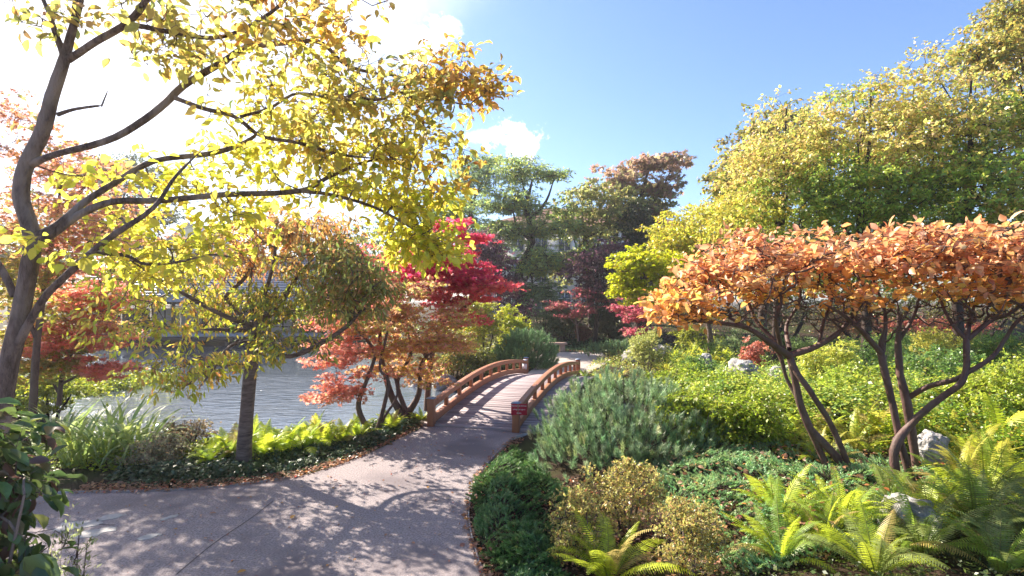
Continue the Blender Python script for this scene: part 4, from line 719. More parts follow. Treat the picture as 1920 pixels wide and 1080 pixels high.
shrub('brown_thicket', 'shaded brown-green thicket below the hedge at the back right', 1850, 640, 240, 125, [(3, OLV), (2, BRN), (2, GRN)], 170, 60, .07, .35)
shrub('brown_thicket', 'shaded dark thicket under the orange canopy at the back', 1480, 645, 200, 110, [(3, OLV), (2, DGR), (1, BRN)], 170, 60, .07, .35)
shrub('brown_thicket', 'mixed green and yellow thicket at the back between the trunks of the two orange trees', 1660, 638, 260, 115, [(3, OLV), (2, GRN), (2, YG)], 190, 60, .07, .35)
shrub('waterside_shrub', 'bright green leafy plants at the left water edge behind the flat slab', 215, 755, 230, 55, [(3, LIME), (3, GRN), (1, YG)], 200, 60, .08, .25)
shrub('waterside_shrub', 'yellow-green leafy plants at the far left edge beside the trunk', 90, 790, 200, 90, [(3, YG), (2, LIME), (2, GRN)], 160, 60, .08, .25)
shrub('twiggy_grey_shrub', 'twiggy grey-green low shrub on the bank left of the cherry trunk', 285, 876, 150, 70, [(3, (.24, .26, .14)), (2, (.34, .31, .18)), (1, BRN)], 150, 34, .03, .12, gap=.3, bark='bark', flutter=1.2)
shrub('twiggy_grey_shrub', 'sparser reddish-twigged low shrub at the water left of the fern bank', 350, 850, 110, 80, [(3, (.2, .2, .10)), (2, BRN)], 110, 30, .035, .14, gap=.4, bark='bark')
# left background
bgtree('dark_pine', 'dark pine seen through the yellow leaves above the pavilion roof', 215, 600, 34, .3,
  [Bp(240, 330, 34, 70, 40, 2.4, 1.6, 0), Bp(270, 400, 34, 50, 30, 2, 1.3, 0), Bp(200, 420, 34, 90, 60, 2.5, 1.6, 0), Bp(260, 460, 34, 60, 25, 2, 1.1, 0)], [[(3, (.05, .08, .035)), (2, (.08, .10, .04))]], 230, 90, .2, .9, flat=.25, tmpl=SLIM)
for i, (px, Y, w, h, pa, lb) in enumerate((
   (20, 42, 110, 170, (3, OLV), 'broad olive-green tree far behind the left red maple'),
   (430, 60, 70, 60, (3, GRN), 'small green tree beside the distant yellow house'),
   (540, 52, 80, 90, (3, OLV), 'olive tree far behind the pavilion roof, above the cherry'),
   (640, 50, 80, 110, (3, (.3, .16, .05)), 'brownish tree far behind the cherry, right of the pavilion'),
   (740, 46, 90, 150, (3, GRN), 'green tree far beyond the crimson maple'),
   (1300, 44, 70, 110, (3, DGR), 'dark green tree far behind the golden tree'),
   (1560, 34, 150, 220, (3, DGR), 'dark tree filling the gap behind the middle of the hedge'),
   (1800, 34, 190, 300, (3, DGR), 'tall dark tree behind the right half of the hedge'))):
    bgtree('distant_tree', lb, px, 600, Y, .25, [Bp(px, 560-h*.6, Y, w, h*.35, 2.5, 1, 0), Bp(px-w*.4, 560-h*.35, Y, w*.6, h*.3, 2.5, .8, 0), Bp(px+w*.4, 560-h*.3, Y, w*.6, h*.3, 2.5, .8, 0)], [[pa, (2, OLV), (1, YG)]], 130, 75, .26, 1.2, group='trees in the far background', gap=.15)

# ------------------------------------------------------------------ needles: pines and junipers
def shoots(C, D, L, n, nl, nw, spreadv, cols, mb_r=.003):
    """needle shoots: C base, D direction, L length"""
    k = np.repeat(np.arange(len(C)), n); u = rng.random(len(k)); D = unit(D); r = rnd(len(k)); r = unit(r-(r*D[k]).sum(1, keepdims=True)*D[k])
    Q = C[k]+D[k]*(L[k]*u)[:, None]; dd = D[k]*(1-spreadv*.4)+r*spreadv; s = nl*rng.uniform(.75, 1.2, len(k))
    v, f, c = put(NEED, Q, dd, rng.normal(size=(len(k), 3)), s, np.clip(cols[k]*np.exp(rng.normal(0, .15, (len(k), 1))), 0, 1), np.full(len(k), nw)*rng.uniform(.8, 1.2, len(k)))
    return v, f, c
def needled(name, label, cat, g, C, D, L, n, nl, nw, sp, cols, stem_r=.004, tips=None, group=None):
    root = empty(name, g, label, cat, group); v, f, c = shoots(C, D, L, n, nl, nw, sp, cols); link('foliage', mesh('foliage', v-g, [f], 'needle', c), root)
    sel = rng.choice(len(C), min(len(C), tips or 220), replace=False)
    lim = [limb_w([(*(g+np.array([0, 0, -.05])), .03), (*(g+(C.mean(0)-g)*.3+np.array([dx, dy, 0])), .018), (*(g+(C.mean(0)-g)*.5+np.array([dx, dy, 0])*2.5), .01)], 3) for dx, dy in ((.25, 0), (-.25, .05), (0, .2), (.05, -.25))]
    a, b, ra, rb = grow(lim, C[sel], stem_r, .08, 0, .35); V = []; Q = []; off = 0
    for Pn, Rn in lim: vv, q = tube(Pn, Rn, 6); V.append(vv); Q.append(q+off); off += len(vv)
    vv, q = prisms(a, b, ra, rb, 4); V.append(vv); Q.append(q+off); off += len(vv)
    vv, q = prisms(C-D*.05, C+D*L[:, None]*.9, np.full(len(C), .0035), np.full(len(C), .002), 3); V.append(vv); Q.append(q+off)
    link('stems', mesh('stems', np.concatenate(V)-g, [np.concatenate(Q)], 'bark_dark', smooth=True), root); return root
def dome(c, r, n, zmin=-.1, seed=0):
    u = rnd(n*3); u = u[u[:, 2] > zmin][:n]; k = 1+.11*nz3(u*2.2+seed, 1.3)+.07*nz3(u*5+seed, 1.2); inner = np.where(rng.random(len(u)) < .4, rng.uniform(.65, 1, len(u)), 1)
    C = c+u*np.array(r)*(k*inner)[:, None]; D = unit(u*np.array([.55, .55, .3])+np.array([0, 0, 1.0])+rng.normal(size=u.shape)*.18); return C, D
g = G(1155, 905); g = np.array([1.50, 7.75, 0]); g[2] = H(g[0], g[1])
C, D = dome(g+np.array([.20, .2, .16]), (1.16, 1.2, .84), 1250, -.15, 1); C2, D2_ = dome(g+np.array([-.35, -.5, .05]), (.76, .7, .52), 300, -.1, 3); C3, D3_ = dome(g+np.array([.85, -.1, .1]), (.8, .75, .62), 330, -.1, 6); C2 = np.vstack([C2, C3]); D2_ = np.vstack([D2_, D3_])
C = np.vstack([C, C2]); D = np.vstack([D, D2_]); gp = nz3(C*3+4, 1.5); kp = gp > np.quantile(gp, .06); C, D = C[kp], D[kp]; C[:, 2] = np.maximum(C[:, 2], g[2]+.03)
L = rng.uniform(.11, .20, len(C)); cols = pal(len(C), [(3, (.32, .46, .24)), (3, (.17, .30, .12)), (1, (.38, .46, .16)), (.5, (.12, .14, .07))], .25)
needled('mountain_pine', 'large blue-green mountain pine mound beside the path, right of the bridge', 'pine', g, C, D, L, 74, .07, .0052, .6, cols)
g = G(985, 690); rr = 44*g[1]/F
C, D = dome(g+np.array([0, 0, .30]), (rr*1.15, rr*.9, .85), 900, -.4, 5); D = unit(D+.35*unit(C-g)); cols = pal(len(C), [(3, (.13, .25, .09)), (2, (.2, .34, .13))], .15)
needled('mountain_pine', 'round dark green pine left of the pale path beyond the bridge', 'pine', g, C, D, rng.uniform(.15, .26, len(C)), 60, .1, .009, .6, cols)
g = G(1165, 668); C, D = dome(g+np.array([0, 0, .1]), (65*g[1]/F, .9, .42), 500, -.1, 6); cols = pal(len(C), [(3, (.12, .24, .10)), (2, (.2, .3, .08))], .12)
needled('spreading_juniper', 'low green juniper patch between the far path and the long grey rock', 'juniper', g, C, D, rng.uniform(.1, .2, len(C)), 45, .07, .009, .6, cols)
def carpet(name, label, poly_px, n, hgt, cols_p, nl=.028, nw=.008, nn=34, sp=.55, Ls=(.06, .13), holes=.12, cat='juniper', seed=0):
    poly = polyG(poly_px); q = sample(poly, n); p3 = np.c_[q, np.zeros(n)]; hm = sst(-1.5, 1.5, nz3(p3+seed, 2.2))*.75+.25; edge = sst(0, .3, -sdist(q[:, 0], q[:, 1], poly)); top = hgt*hm*(.35+.65*edge)
    keep = nz3(p3+seed+7, 3.2) > np.quantile(nz3(p3+seed+7, 3.2), holes); q, top = q[keep], top[keep]; z = H(q[:, 0], q[:, 1])+top*np.where(rng.random(len(q)) < .55, 1, rng.random(len(q)))
    C = np.c_[q, z]; an = nz3(np.c_[q, np.zeros(len(q))]+3, .9)*3+rng.normal(0, .7, len(q)); D = np.stack([np.cos(an), np.sin(an), rng.uniform(.25, .9, len(q))], -1)
    g = np.array([*np.mean(poly, 0), 0]); g[2] = H(g[0], g[1])
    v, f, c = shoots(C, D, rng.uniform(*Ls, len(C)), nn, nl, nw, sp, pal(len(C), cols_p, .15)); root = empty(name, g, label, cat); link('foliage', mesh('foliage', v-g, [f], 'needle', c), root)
    a = C-unit(D)*.04; a[:, 2] -= .03; vv, qq = prisms(a, C+unit(D)*.06, np.full(len(C), .004), np.full(len(C), .002), 3); link('stems', mesh('stems', vv-g, [qq], 'bark_dark'), root)
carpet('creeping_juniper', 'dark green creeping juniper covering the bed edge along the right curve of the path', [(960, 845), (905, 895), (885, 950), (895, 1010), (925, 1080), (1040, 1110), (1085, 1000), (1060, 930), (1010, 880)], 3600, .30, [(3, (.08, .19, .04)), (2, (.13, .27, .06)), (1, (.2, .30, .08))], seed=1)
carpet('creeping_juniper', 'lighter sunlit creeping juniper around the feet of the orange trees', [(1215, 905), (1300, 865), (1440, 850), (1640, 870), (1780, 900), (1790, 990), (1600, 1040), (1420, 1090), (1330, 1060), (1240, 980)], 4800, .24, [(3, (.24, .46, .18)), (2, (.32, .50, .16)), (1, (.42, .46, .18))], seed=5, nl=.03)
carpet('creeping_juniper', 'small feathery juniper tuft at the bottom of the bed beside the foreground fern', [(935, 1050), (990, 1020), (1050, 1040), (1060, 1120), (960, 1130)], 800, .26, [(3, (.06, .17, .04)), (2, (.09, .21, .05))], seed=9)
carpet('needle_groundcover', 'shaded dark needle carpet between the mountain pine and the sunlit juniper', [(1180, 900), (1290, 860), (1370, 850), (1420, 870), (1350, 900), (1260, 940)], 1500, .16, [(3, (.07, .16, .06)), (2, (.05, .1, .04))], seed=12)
# small azaleas in front of the pine
AZ = [(4, (.55, .50, .12)), (2, (.58, .40, .13)), (2, (.36, .42, .09)), (.6, (.6, .26, .10))]
for px, py, w, h, lb, n in ((1175, 998, 145, 125, 'largest of the three small-leaved azaleas, centred below the mountain pine', 330), (1092, 1060, 130, 120, 'left of the three small-leaved azaleas, behind the foreground fern', 240), (1290, 1085, 150, 145, 'right of the three small-leaved azaleas, thin and twiggy', 220)):
    shrub('azalea', lb, px, py, w, h, AZ, n, 26, .022, .05, tmpl=OVAL, group='three small azaleas in front of the pine', bark='bark', gap=.2, shell=.55, flat=1, droop=-.3)

# ------------------------------------------------------------------ ferns
def frond_mesh(npin, serr, col, bend, widthf=.2, seg=5, start=.1):
    V = []; Q = []; Tt = []; C = []
    ts = np.linspace(0, 1, 30); th = R(72)-bend*ts**1.3; dx = np.cos(th); dz = np.sin(th); x = np.concatenate([[0], np.cumsum((dx[1:]+dx[:-1])/2*np.diff(ts))]); z = np.concatenate([[0], np.cumsum((dz[1:]+dz[:-1])/2*np.diff(ts))])
    v, q = tube(np.c_[x, 0*x, z], .0065*(1-ts*.8), 4); V.append(v); C.append(np.tile(np.array([.25, .26, .05]), (len(v), 1))); n = len(v); Qa = [q]; 
    for i in range(npin):
        t = start+(1-start)*(i+.5)/npin; w = widthf*(math.sin(math.pi*min(1, (t-start+.06)/(1.12-start))**.75))*1.0; w = max(w, .012)
        px, pz = np.interp(t, ts, x), np.interp(t, ts, z); a = np.interp(t, ts, th); tan = np.array([math.cos(a), 0, math.sin(a)]); nor = np.array([-math.sin(a), 0, math.cos(a)])
        pw = (1-start)/npin*.43
        for sd in (-1, 1):
            dirp = np.array([0, sd, 0])*math.cos(.3)+tan*math.sin(.3)+nor*(-.1+rng.normal()*.06); dirp = unit(dirp); cr = unit(np.cross(nor, dirp))
            pts = []
            for k in range(seg*2+1):
                u = k/(seg*2); hw = pw*(1-u**2.2)*(1 if k % 2 == 0 or not serr else .5); c0 = np.array([px, 0, pz])+dirp*w*u-nor*w*.18*u*u+(tan*w*.1*u*u)
                pts += [c0+cr*hw, c0-cr*hw]
            V.append(np.array(pts)); m_ = seg*2; k = np.arange(m_); Qa.append(np.stack([n+2*k, n+2*k+1, n+2*k+3, n+2*k+2], -1)); n += len(pts)
            C.append(np.tile(np.clip(np.array(col)*math.exp(rng.normal()*.13), 0, 1), (len(pts), 1)))
    return mesh('frond', np.concatenate(V), [np.concatenate(Qa)], 'fern', np.concatenate(C))
FR = {}
for kx, col in (('lime', (.52, .62, .03)), ('gold', (.64, .60, .06)), ('green', (.26, .40, .04)), ('dull', (.24, .30, .07)), ('straw', (.5, .38, .10))):
    FR[kx] = [frond_mesh(34, True, col, R(b_), wf, seg=4) for b_, wf in ((45, .13), (75, .15), (100, .14))]
    FR[kx+'_s'] = [frond_mesh(20, False, col, R(b_), wf, seg=2) for b_, wf in ((50, .18), (75, .2), (95, .19))]
def fern(px, py, L_, label, kinds=('lime',), n=11, near=False, group=None, g=None, lean=(0, 0)):
    g = G(px, py) if g is None else g; root = empty('fern', g, label, 'fern', group, rng.uniform(0, 6.28))
    L_ = L_*.84; n = int(n*1.35)
    for i in range(n):
        k = (kinds[rng.integers(len(kinds))] if rng.random() > .07 else 'straw')+('' if near else '_s'); o = link('frond', FR[k][rng.integers(3)], root)
        a = i*2.39996+rng.normal()*.15; s = L_*rng.uniform(.75, 1.12); o.rotation_euler = (rng.normal()*.12, R(rng.uniform(-26, 26)), a); o.scale = (s, s*rng.uniform(.9, 1.15), s); o.location = (math.cos(a)*.03, math.sin(a)*.03, 0)
    return root
FG = 'ostrich ferns along the pond bank'
for px, py, l, lb in ((395, 868, .5, 'yellow-green fern at the left end of the pond-bank row, left of the cherry trunk'), (432, 858, .62, 'tall fern directly left of the cherry trunk'), (500, 856, .66, 'fern directly right of the cherry trunk'), (535, 850, .72, 'second fern right of the cherry trunk, tallest of the bank row'),
      (572, 848, .66, 'broad fern in the middle of the bank row'), (606, 840, .66, 'fern right of the middle of the bank row under the coral branch'), (640, 832, .6, 'fern left of the thin maple stems'), (672, 822, .55, 'small fern at the foot of the thin maple stems'), (470, 838, .6, 'fern at the water just behind the cherry trunk'), (590, 826, .6, 'fern at the water behind the middle of the bank row'), (735, 805, .5, 'dark fern between the maple stems and the bridge'), (790, 790, .4, 'small fern right beside the near left bridge post')):
    fern(px, py, l, lb, ('lime', 'lime', 'green'), 13, group=FG)
fern(0, 0, .86, 'bright lime fern at the bottom edge of the bed, right of the path', ('lime',), 15, True, g=np.array([.83, 4.55, H(.83, 4.55)]))
FN = 'large ferns in the right foreground'
for x, y, l, kk, lb in ((2.25, 4.45, .62, ('lime', 'green'), 'lime fern at the bottom, below the right azalea'), (2.55, 5.1, .75, ('lime', 'green'), 'arching fern with dark ribs between azalea and orange tree feet'), (3.1, 5.0, .8, ('lime', 'green'), 'upright dense fern in front of the left orange tree'), (3.45, 4.5, .85, ('dull', 'green'), 'dusky fern at the bottom edge below the right orange tree'),
      (4.1, 4.7, .9, ('dull', 'green'), 'feathery shaded fern at the bottom right'), (4.6, 5.2, .95, ('dull', 'lime'), 'tall fern near the right edge, behind the feathery shaded one'), (4.7, 4.5, .9, ('dull',), 'darkest fern in the bottom right corner'), (5.5, 6.0, .95, ('lime', 'gold', 'green'), 'sunlit fern at the right edge above the dark corner ferns'), (5.0, 5.9, .75, ('gold', 'green'), 'yellowing fern right of the tall rough boulder'), (3.9, 5.5, .6, ('dull', 'green'), 'low fern between the trunks and the bottom right ferns'), (5.9, 6.8, .8, ('gold', 'lime'), 'golden fern on the slope at the right edge'), (2.8, 4.1, .7, ('dull', 'lime'), 'fern cut by the bottom edge, left of the dusky ones'), (3.7, 4.05, .8, ('dull', 'green'), 'dark fern cut by the bottom edge below the right trunks'), (4.3, 4.15, .85, ('dull',), 'long-fronded dark fern cut by the bottom edge near the corner'), (5.3, 5.2, .95, ('dull', 'lime', 'green'), 'large arching fern cut by the right edge'), (5.2, 4.7, .9, ('dull', 'green'), 'shaded fern filling the right edge just above the corner'), (3.9, 5.0, .85, ('dull', 'lime'), 'fern with striped light fronds right of the upright dense one'), (6.4, 7.6, .8, ('gold', 'lime'), 'highest golden fern at the right edge'), (2.75, 4.7, .6, ('lime',), 'short lime fern between the two at the bottom middle')):
    fern(0, 0, l, lb, kk, 15, True, g=np.array([x, y, H(x, y)]), group=FN)
FM = 'ferns scattered in the sunny right-hand bed'
for px, py, l, kk, lb in ((1535, 872, .72, ('gold', 'lime'), 'golden fern between the two leaning stems of the left orange tree'), (1605, 850, .75, ('gold', 'lime'), 'golden fern between the trunks of the two orange trees'), (1480, 860, .6, ('gold', 'straw'), 'straw-tipped fern left of the left orange tree'), (1128, 730, .62, ('gold', 'lime'), 'yellow fern right beside the far end of the bridge'), (1160, 715, .55, ('gold', 'lime'), 'yellow fern behind the top left of the mountain pine'),
      (1100, 712, .5, ('gold', 'green'), 'low fern touching the far right bridge post'), (1250, 700, .6, ('lime', 'gold'), 'pale fern left of the round grey boulder'), (1290, 715, .6, ('lime',), 'lime fern just behind the round grey boulder'), (1340, 712, .75, ('lime', 'gold'), 'tall pale fern right of the round grey boulder'), (1375, 705, .75, ('lime', 'green'), 'tall fern immediately left of the small red maple shrub'), (1310, 690, .6, ('gold',), 'golden fern in the row behind the round grey boulder'), (1260, 678, .5, ('lime',), 'small pale fern by the lichen-stained boulder'),
      (1175, 650, .7, ('green',), 'dark fern under the vivid magenta maple'), (1215, 648, .8, ('green', 'dull'), 'arching shaded fern left of the grey mound shrub'), (1840, 700, .8, ('gold', 'lime'), 'golden fern on the slope below the right canopy edge'), (1890, 705, .8, ('gold',), 'golden fern at the right edge below the canopy'), (1640, 790, .55, ('lime', 'gold'), 'lime fern left of the right orange tree trunks'), (1230, 720, .5, ('lime',), 'small fern at the top right of the mountain pine')):
    fern(px, py, l, lb, kk, 13, px > 1400 and py > 780, group=FM)

def fern_bed(poly_px, n, Ls, kinds, seed):
    q = sample(polyG(poly_px), n); Vs = []; Fs = []; Cs = []; off = 0
    for x, y in q:
        g = np.array([x, y, H(x, y)]); L_ = rng.uniform(*Ls)
        for i in range(9):
            me = FR[kinds[rng.integers(len(kinds))]+'_s'][rng.integers(3)]
            if me.name not in CA:
                v = np.zeros(len(me.vertices)*3, np.float32); me.vertices.foreach_get('co', v); f = np.zeros(len(me.loops), np.int32); me.loops.foreach_get('vertex_index', f); c = np.zeros(len(me.vertices)*4, np.float32); me.color_attributes['Col'].data.foreach_get('color', c)
                CA[me.name] = (v.reshape(-1, 3), f.reshape(-1, 4), c.reshape(-1, 4)[:, :3])
            v, f, c = CA[me.name]; m_ = np.array(Matrix.Rotation(i*2.4+rng.normal()*.2, 3, 'Z') @ Matrix.Rotation(R(rng.uniform(-25, 20)), 3, 'Y'))
            Vs.append((v*L_*rng.uniform(.7, 1.1)) @ m_.T+g); Fs.append(f+off); Cs.append(c*math.exp(rng.normal()*.15)); off += len(v)
    tag(link('fern_bed', mesh('fern_bed', np.concatenate(Vs), [np.concatenate(Fs)], 'fern', np.clip(np.concatenate(Cs), 0, 1))), kind='stuff')
CA = {}
fern_bed([(1235, 705), (1400, 725), (1400, 680), (1240, 668)], 34, (.5, .8), ('lime', 'gold'), 1)
fern_bed([(1440, 850), (1660, 860), (1700, 760), (1560, 740), (1440, 780)], 30, (.6, .9), ('gold', 'lime', 'straw'), 2)
fern_bed([(1250, 760), (1420, 790), (1440, 750), (1300, 730)], 12, (.4, .6), ('lime', 'green'), 6)
fern_bed([(1740, 720), (1960, 720), (1960, 660), (1760, 668)], 20, (.6, .9), ('gold', 'lime'), 3)
fern_bed([(1500, 735), (1740, 735), (1740, 680), (1520, 690)], 26, (.5, .7), ('lime', 'green'), 4)
fern_bed([(1740, 840), (2000, 860), (2000, 740), (1800, 740)], 26, (.6, .9), ('gold', 'lime', 'green'), 5)
# ------------------------------------------------------------------ ground covers (uncountable)
def cover(name, poly_px, n, hgt, tmpl, size, PA, material='leaf', ms=1.6, upn=1.0, seed=0, poly=None, layers=.5, floor=.0, inset=.2, twig=0, kind='stuff', clump=6, PA2=None, bare=.0):
    poly = polyG(poly_px) if poly is None else poly; q = sample(poly, n//clump); c3_ = np.c_[q, np.zeros(len(q))]; bn = nz3(c3_+seed+20, 2.4); q = q[bn > np.quantile(bn, bare)]; m0 = len(q); an = rng.uniform(0, 6.28, m0); ln = size*rng.uniform(3, 7, m0); uu = np.tile(np.linspace(-.5, .5, clump), m0); lift = rng.normal(0, .1*hgt, m0); spr = np.stack([np.cos(an), np.sin(an)], -1); q = np.repeat(q, clump, 0)+np.repeat(spr*ln[:, None], clump, 0)*uu[:, None]+rng.normal(0, size*.35, (m0*clump, 2)); n = len(q); p3 = np.c_[q, np.zeros(n)]; dz = np.repeat(lift, clump)-np.repeat(ln, clump)*.5*(uu+.2)**2; us = np.repeat(rng.random(m0), clump); ub = np.repeat(rng.random(m0), clump)
    hm = floor+(1-floor)*sst(-1.4, 1.4, .7*nz3(p3+seed, ms)+.5*nz3(p3+seed+9, ms*2.7)); ed = sst(0, inset, -sdist(q[:, 0], q[:, 1], poly)+.03)
    top = hgt*hm*(.25+.75*ed); u = np.where(us < layers, 1, ub); z = np.maximum(H(q[:, 0], q[:, 1])+.01+top*u+dz+rng.normal(0, .008, n), H(q[:, 0], q[:, 1])+.01)
    D = rng.normal(size=(n, 3)); D[:, 2] *= .35; Nn = rng.normal(size=(n, 3))*.5; Nn[:, 2] += upn
    v, f, c = put(tmpl, np.c_[q, z], D, Nn, size*np.exp(rng.normal(0, .25, n)), pal(n, PA) if PA2 is None else np.where((nz3(p3+seed+40, 1.0)+rng.normal(0, .35, n) > .15)[:, None], pal(n, PA), pal(n, PA2)))
    return tag(link(name, mesh(name, v, [f], material, c)), kind=kind)
IV = [(4, (.03, .065, .025)), (2, (.05, .10, .03)), (1, (.09, .14, .05))]
tag(cover('ivy', None, 15000, .13, IVY, .042, IV, 'leaf_gloss', seed=2, poly=[(-5.3, 7.05), (-4.6, 6.82), (-3.75, 6.97), (-3.3, 7.2), (-2.9, 7.5), (-2.5, 7.95), (-2.2, 8.6), (-1.95, 9.3), (-1.75, 10.1), (-1.9, 10.9), (-2.6, 10.8), (-3.0, 9.3), (-3.6, 8.3), (-4.6, 7.8), (-5.6, 7.6)], floor=.3, clump=3), 'dark glossy ivy carpet along the left edge of the path', 'ivy')
tag(cover('ivy', [(1035, 660), (1120, 660), (1260, 662), (1260, 640), (1120, 632), (1020, 640)], 7000, .16, IVY, .075, [(3, (.07, .15, .06)), (2, (.11, .20, .08))], 'leaf_gloss', seed=4, clump=3), 'shaded ivy carpet behind the stone bench', 'ivy')
cover('bank_plants', None, 26000, .22, ROUND, .045, [(4, (.24, .36, .03)), (3, LIME), (2, GRN)], seed=8, poly=[(-9.5, 7.6), (-7, 7.5), (-5.4, 7.5), (-3.9, 7.8), (-3.4, 8.8), (-3.0, 10), (-3.8, 9.9), (-5.4, 9.1), (-8, 9.2), (-10, 10.5), (-12, 12)], clump=5)
cover('leafy_ground_cover', [(1245, 780), (1290, 850), (1440, 868), (1640, 850), (1920, 850), (2200, 860), (2200, 700), (1700, 668), (1480, 690), (1300, 690), (1235, 705)], 200000, .8, OVAL, .048, [(4, (.42, .54, .04)), (3, (.56, .60, .08)), (2, (.22, .34, .03)), (1, (.62, .54, .14))], seed=11, ms=1.3, floor=.15, layers=.55, clump=7, bare=.14, PA2=[(4, (.20, .34, .05)), (2, (.11, .21, .03)), (1, (.34, .42, .14))])
cover('leafy_ground_cover', [(1640, 850), (1720, 860), (1990, 900), (2200, 900), (2200, 840), (1920, 800), (1700, 800)], 20000, .45, OVAL, .045, [(4, (.26, .40, .02)), (2, (.14, .24, .02)), (1, GOLD)], seed=14, ms=1.4, floor=.3, clump=7)
cover('meadow_plants', [(1095, 700), (1180, 712), (1240, 720), (1310, 700), (1700, 672), (2200, 700), (2200, 640), (1700, 648), (1300, 652), (1130, 664)], 50000, .26, OVAL, .055, [(4, (.36, .42, .06)), (3, (.22, .34, .05)), (1, GOLD), (1, (.3, .2, .08))], seed=17, ms=1.3, floor=.3, clump=6)
cover('forest_floor_plants', None, 16000, .3, OVAL, .10, [(3, DGR), (2, OLV), (1, BRN)], seed=20, poly=[(-8, 27), (-1, 24.5), (1, 26), (8, 26), (16, 24), (26, 27), (26, 45), (-8, 45)], clump=4)
cover('forest_floor_plants', None, 12000, .5, OVAL, .12, [(3, GRN), (2, OLV), (1, YG)], seed=23, poly=[(-11.5, 33.5), (-8.6, 31), (-5.2, 24), (-2.6, 19.2), (-.8, 16.9), (.3, 17.3), (.7, 20), (.6, 25), (-4, 30), (-10, 40), (-30, 45), (-30, 38)], clump=4)
cover('forest_floor_plants', None, 9000, .4, OVAL, .10, [(3, GRN), (2, OLV), (2, YG)], seed=27, poly=[(-10.5, 9.2), (-11, 11), (-13.6, 14.5), (-18.6, 18), (-30, 21), (-30, 6), (-16, 6.4), (-9, 7.3)], clump=4)
cover('shade_plants', None, 9000, .16, OVAL, .035, [(3, DGR), (2, GRN), (1, OLV)], seed=31, poly=[(1.2, 3.6), (7, 3.6), (8, 6.5), (5, 6.2), (3.6, 5.3), (2.0, 4.6)], clump=4)
# low leafy shrubs between pine and red maple shrub
GS = 'yellow-green leafy shrubs right of the mountain pine'
for px, py, w, h, lb in ((1262, 790, 130, 70, 'yellow-green leafy shrub touching the top right of the mountain pine'), (1350, 800, 150, 80, 'yellow-green leafy shrub below the round grey boulder'), (1310, 850, 150, 80, 'darker-gapped leafy shrub right of the mountain pine, lowest of its group'), (1420, 850, 150, 80, 'leafy shrub left of the straw-tipped fern'), (1490, 800, 120, 60, 'leafy shrub directly below the smallest stone')):
    shrub('leafy_shrub', lb, px, py, w, h+30, [(4, (.36, .48, .02)), (2, (.46, .50, .05)), (2, (.17, .28, .02))], 170, 45, .045, .16, group=GS, flat=.15, gap=.2, upn=1.3, bark='bark')
# litter
LT = [(3, (.30, .15, .08)), (2, (.42, .22, .12)), (1.5, (.5, .3, .2)), (1, (.55, .22, .05)), (1, (.16, .07, .05)), (.6, (.5, .08, .05))]
def litter(name, poly, n, lift=.012, size=.04, seed=0):
    q = sample(poly, n); D = rng.normal(size=(n, 3)); D[:, 2] *= .2; Nn = rng.normal(size=(n, 3))*.4; Nn[:, 2] += 1
    v, f, c = put(BIG, np.c_[q, np.maximum(H(q[:, 0], q[:, 1]), -.03)+lift+rng.random(n)*.02], D, Nn, size*np.exp(rng.normal(0, .3, n)), pal(n, LT, .25)); return tag(link(name, mesh(name, v, [f], 'leaf', c)), kind='stuff')
def band(pts, wa, wb):
    p = catmull(pts, 4); t = unit(np.gradient(p, axis=0)); n = np.stack([-t[:, 1], t[:, 0]], -1); return [tuple(a) for a in p+n*wa]+[tuple(a) for a in (p+n*wb)[::-1]]
litter('leaf_litter', band(PATH[2:11], .28, -.03), 3000, size=.035); litter('leaf_litter', band(PATH[12:20], .22, -.03), 1500, size=.035)
litter('leaf_litter', polyG([(960, 850), (905, 900), (890, 960), (905, 1030), (930, 1090), (1300, 1130), (1420, 1060), (1700, 1060), (1790, 900), (1500, 870), (1200, 900), (1020, 900)]), 5200, .03, .04)
litter('leaf_litter', polyG([(1215, 905), (1440, 860), (1640, 880), (1780, 900), (1790, 1000), (1600, 1040), (1420, 1080), (1300, 1000)]), 420, .24, .045)
litter('leaf_litter', band([(1.0, 24.3), (2.5, 24.5), (4, 23.9)], .15, -.4), 500, .02, .06)
GS = 'mixed low shrubs on the sunny slope behind the orange trees'
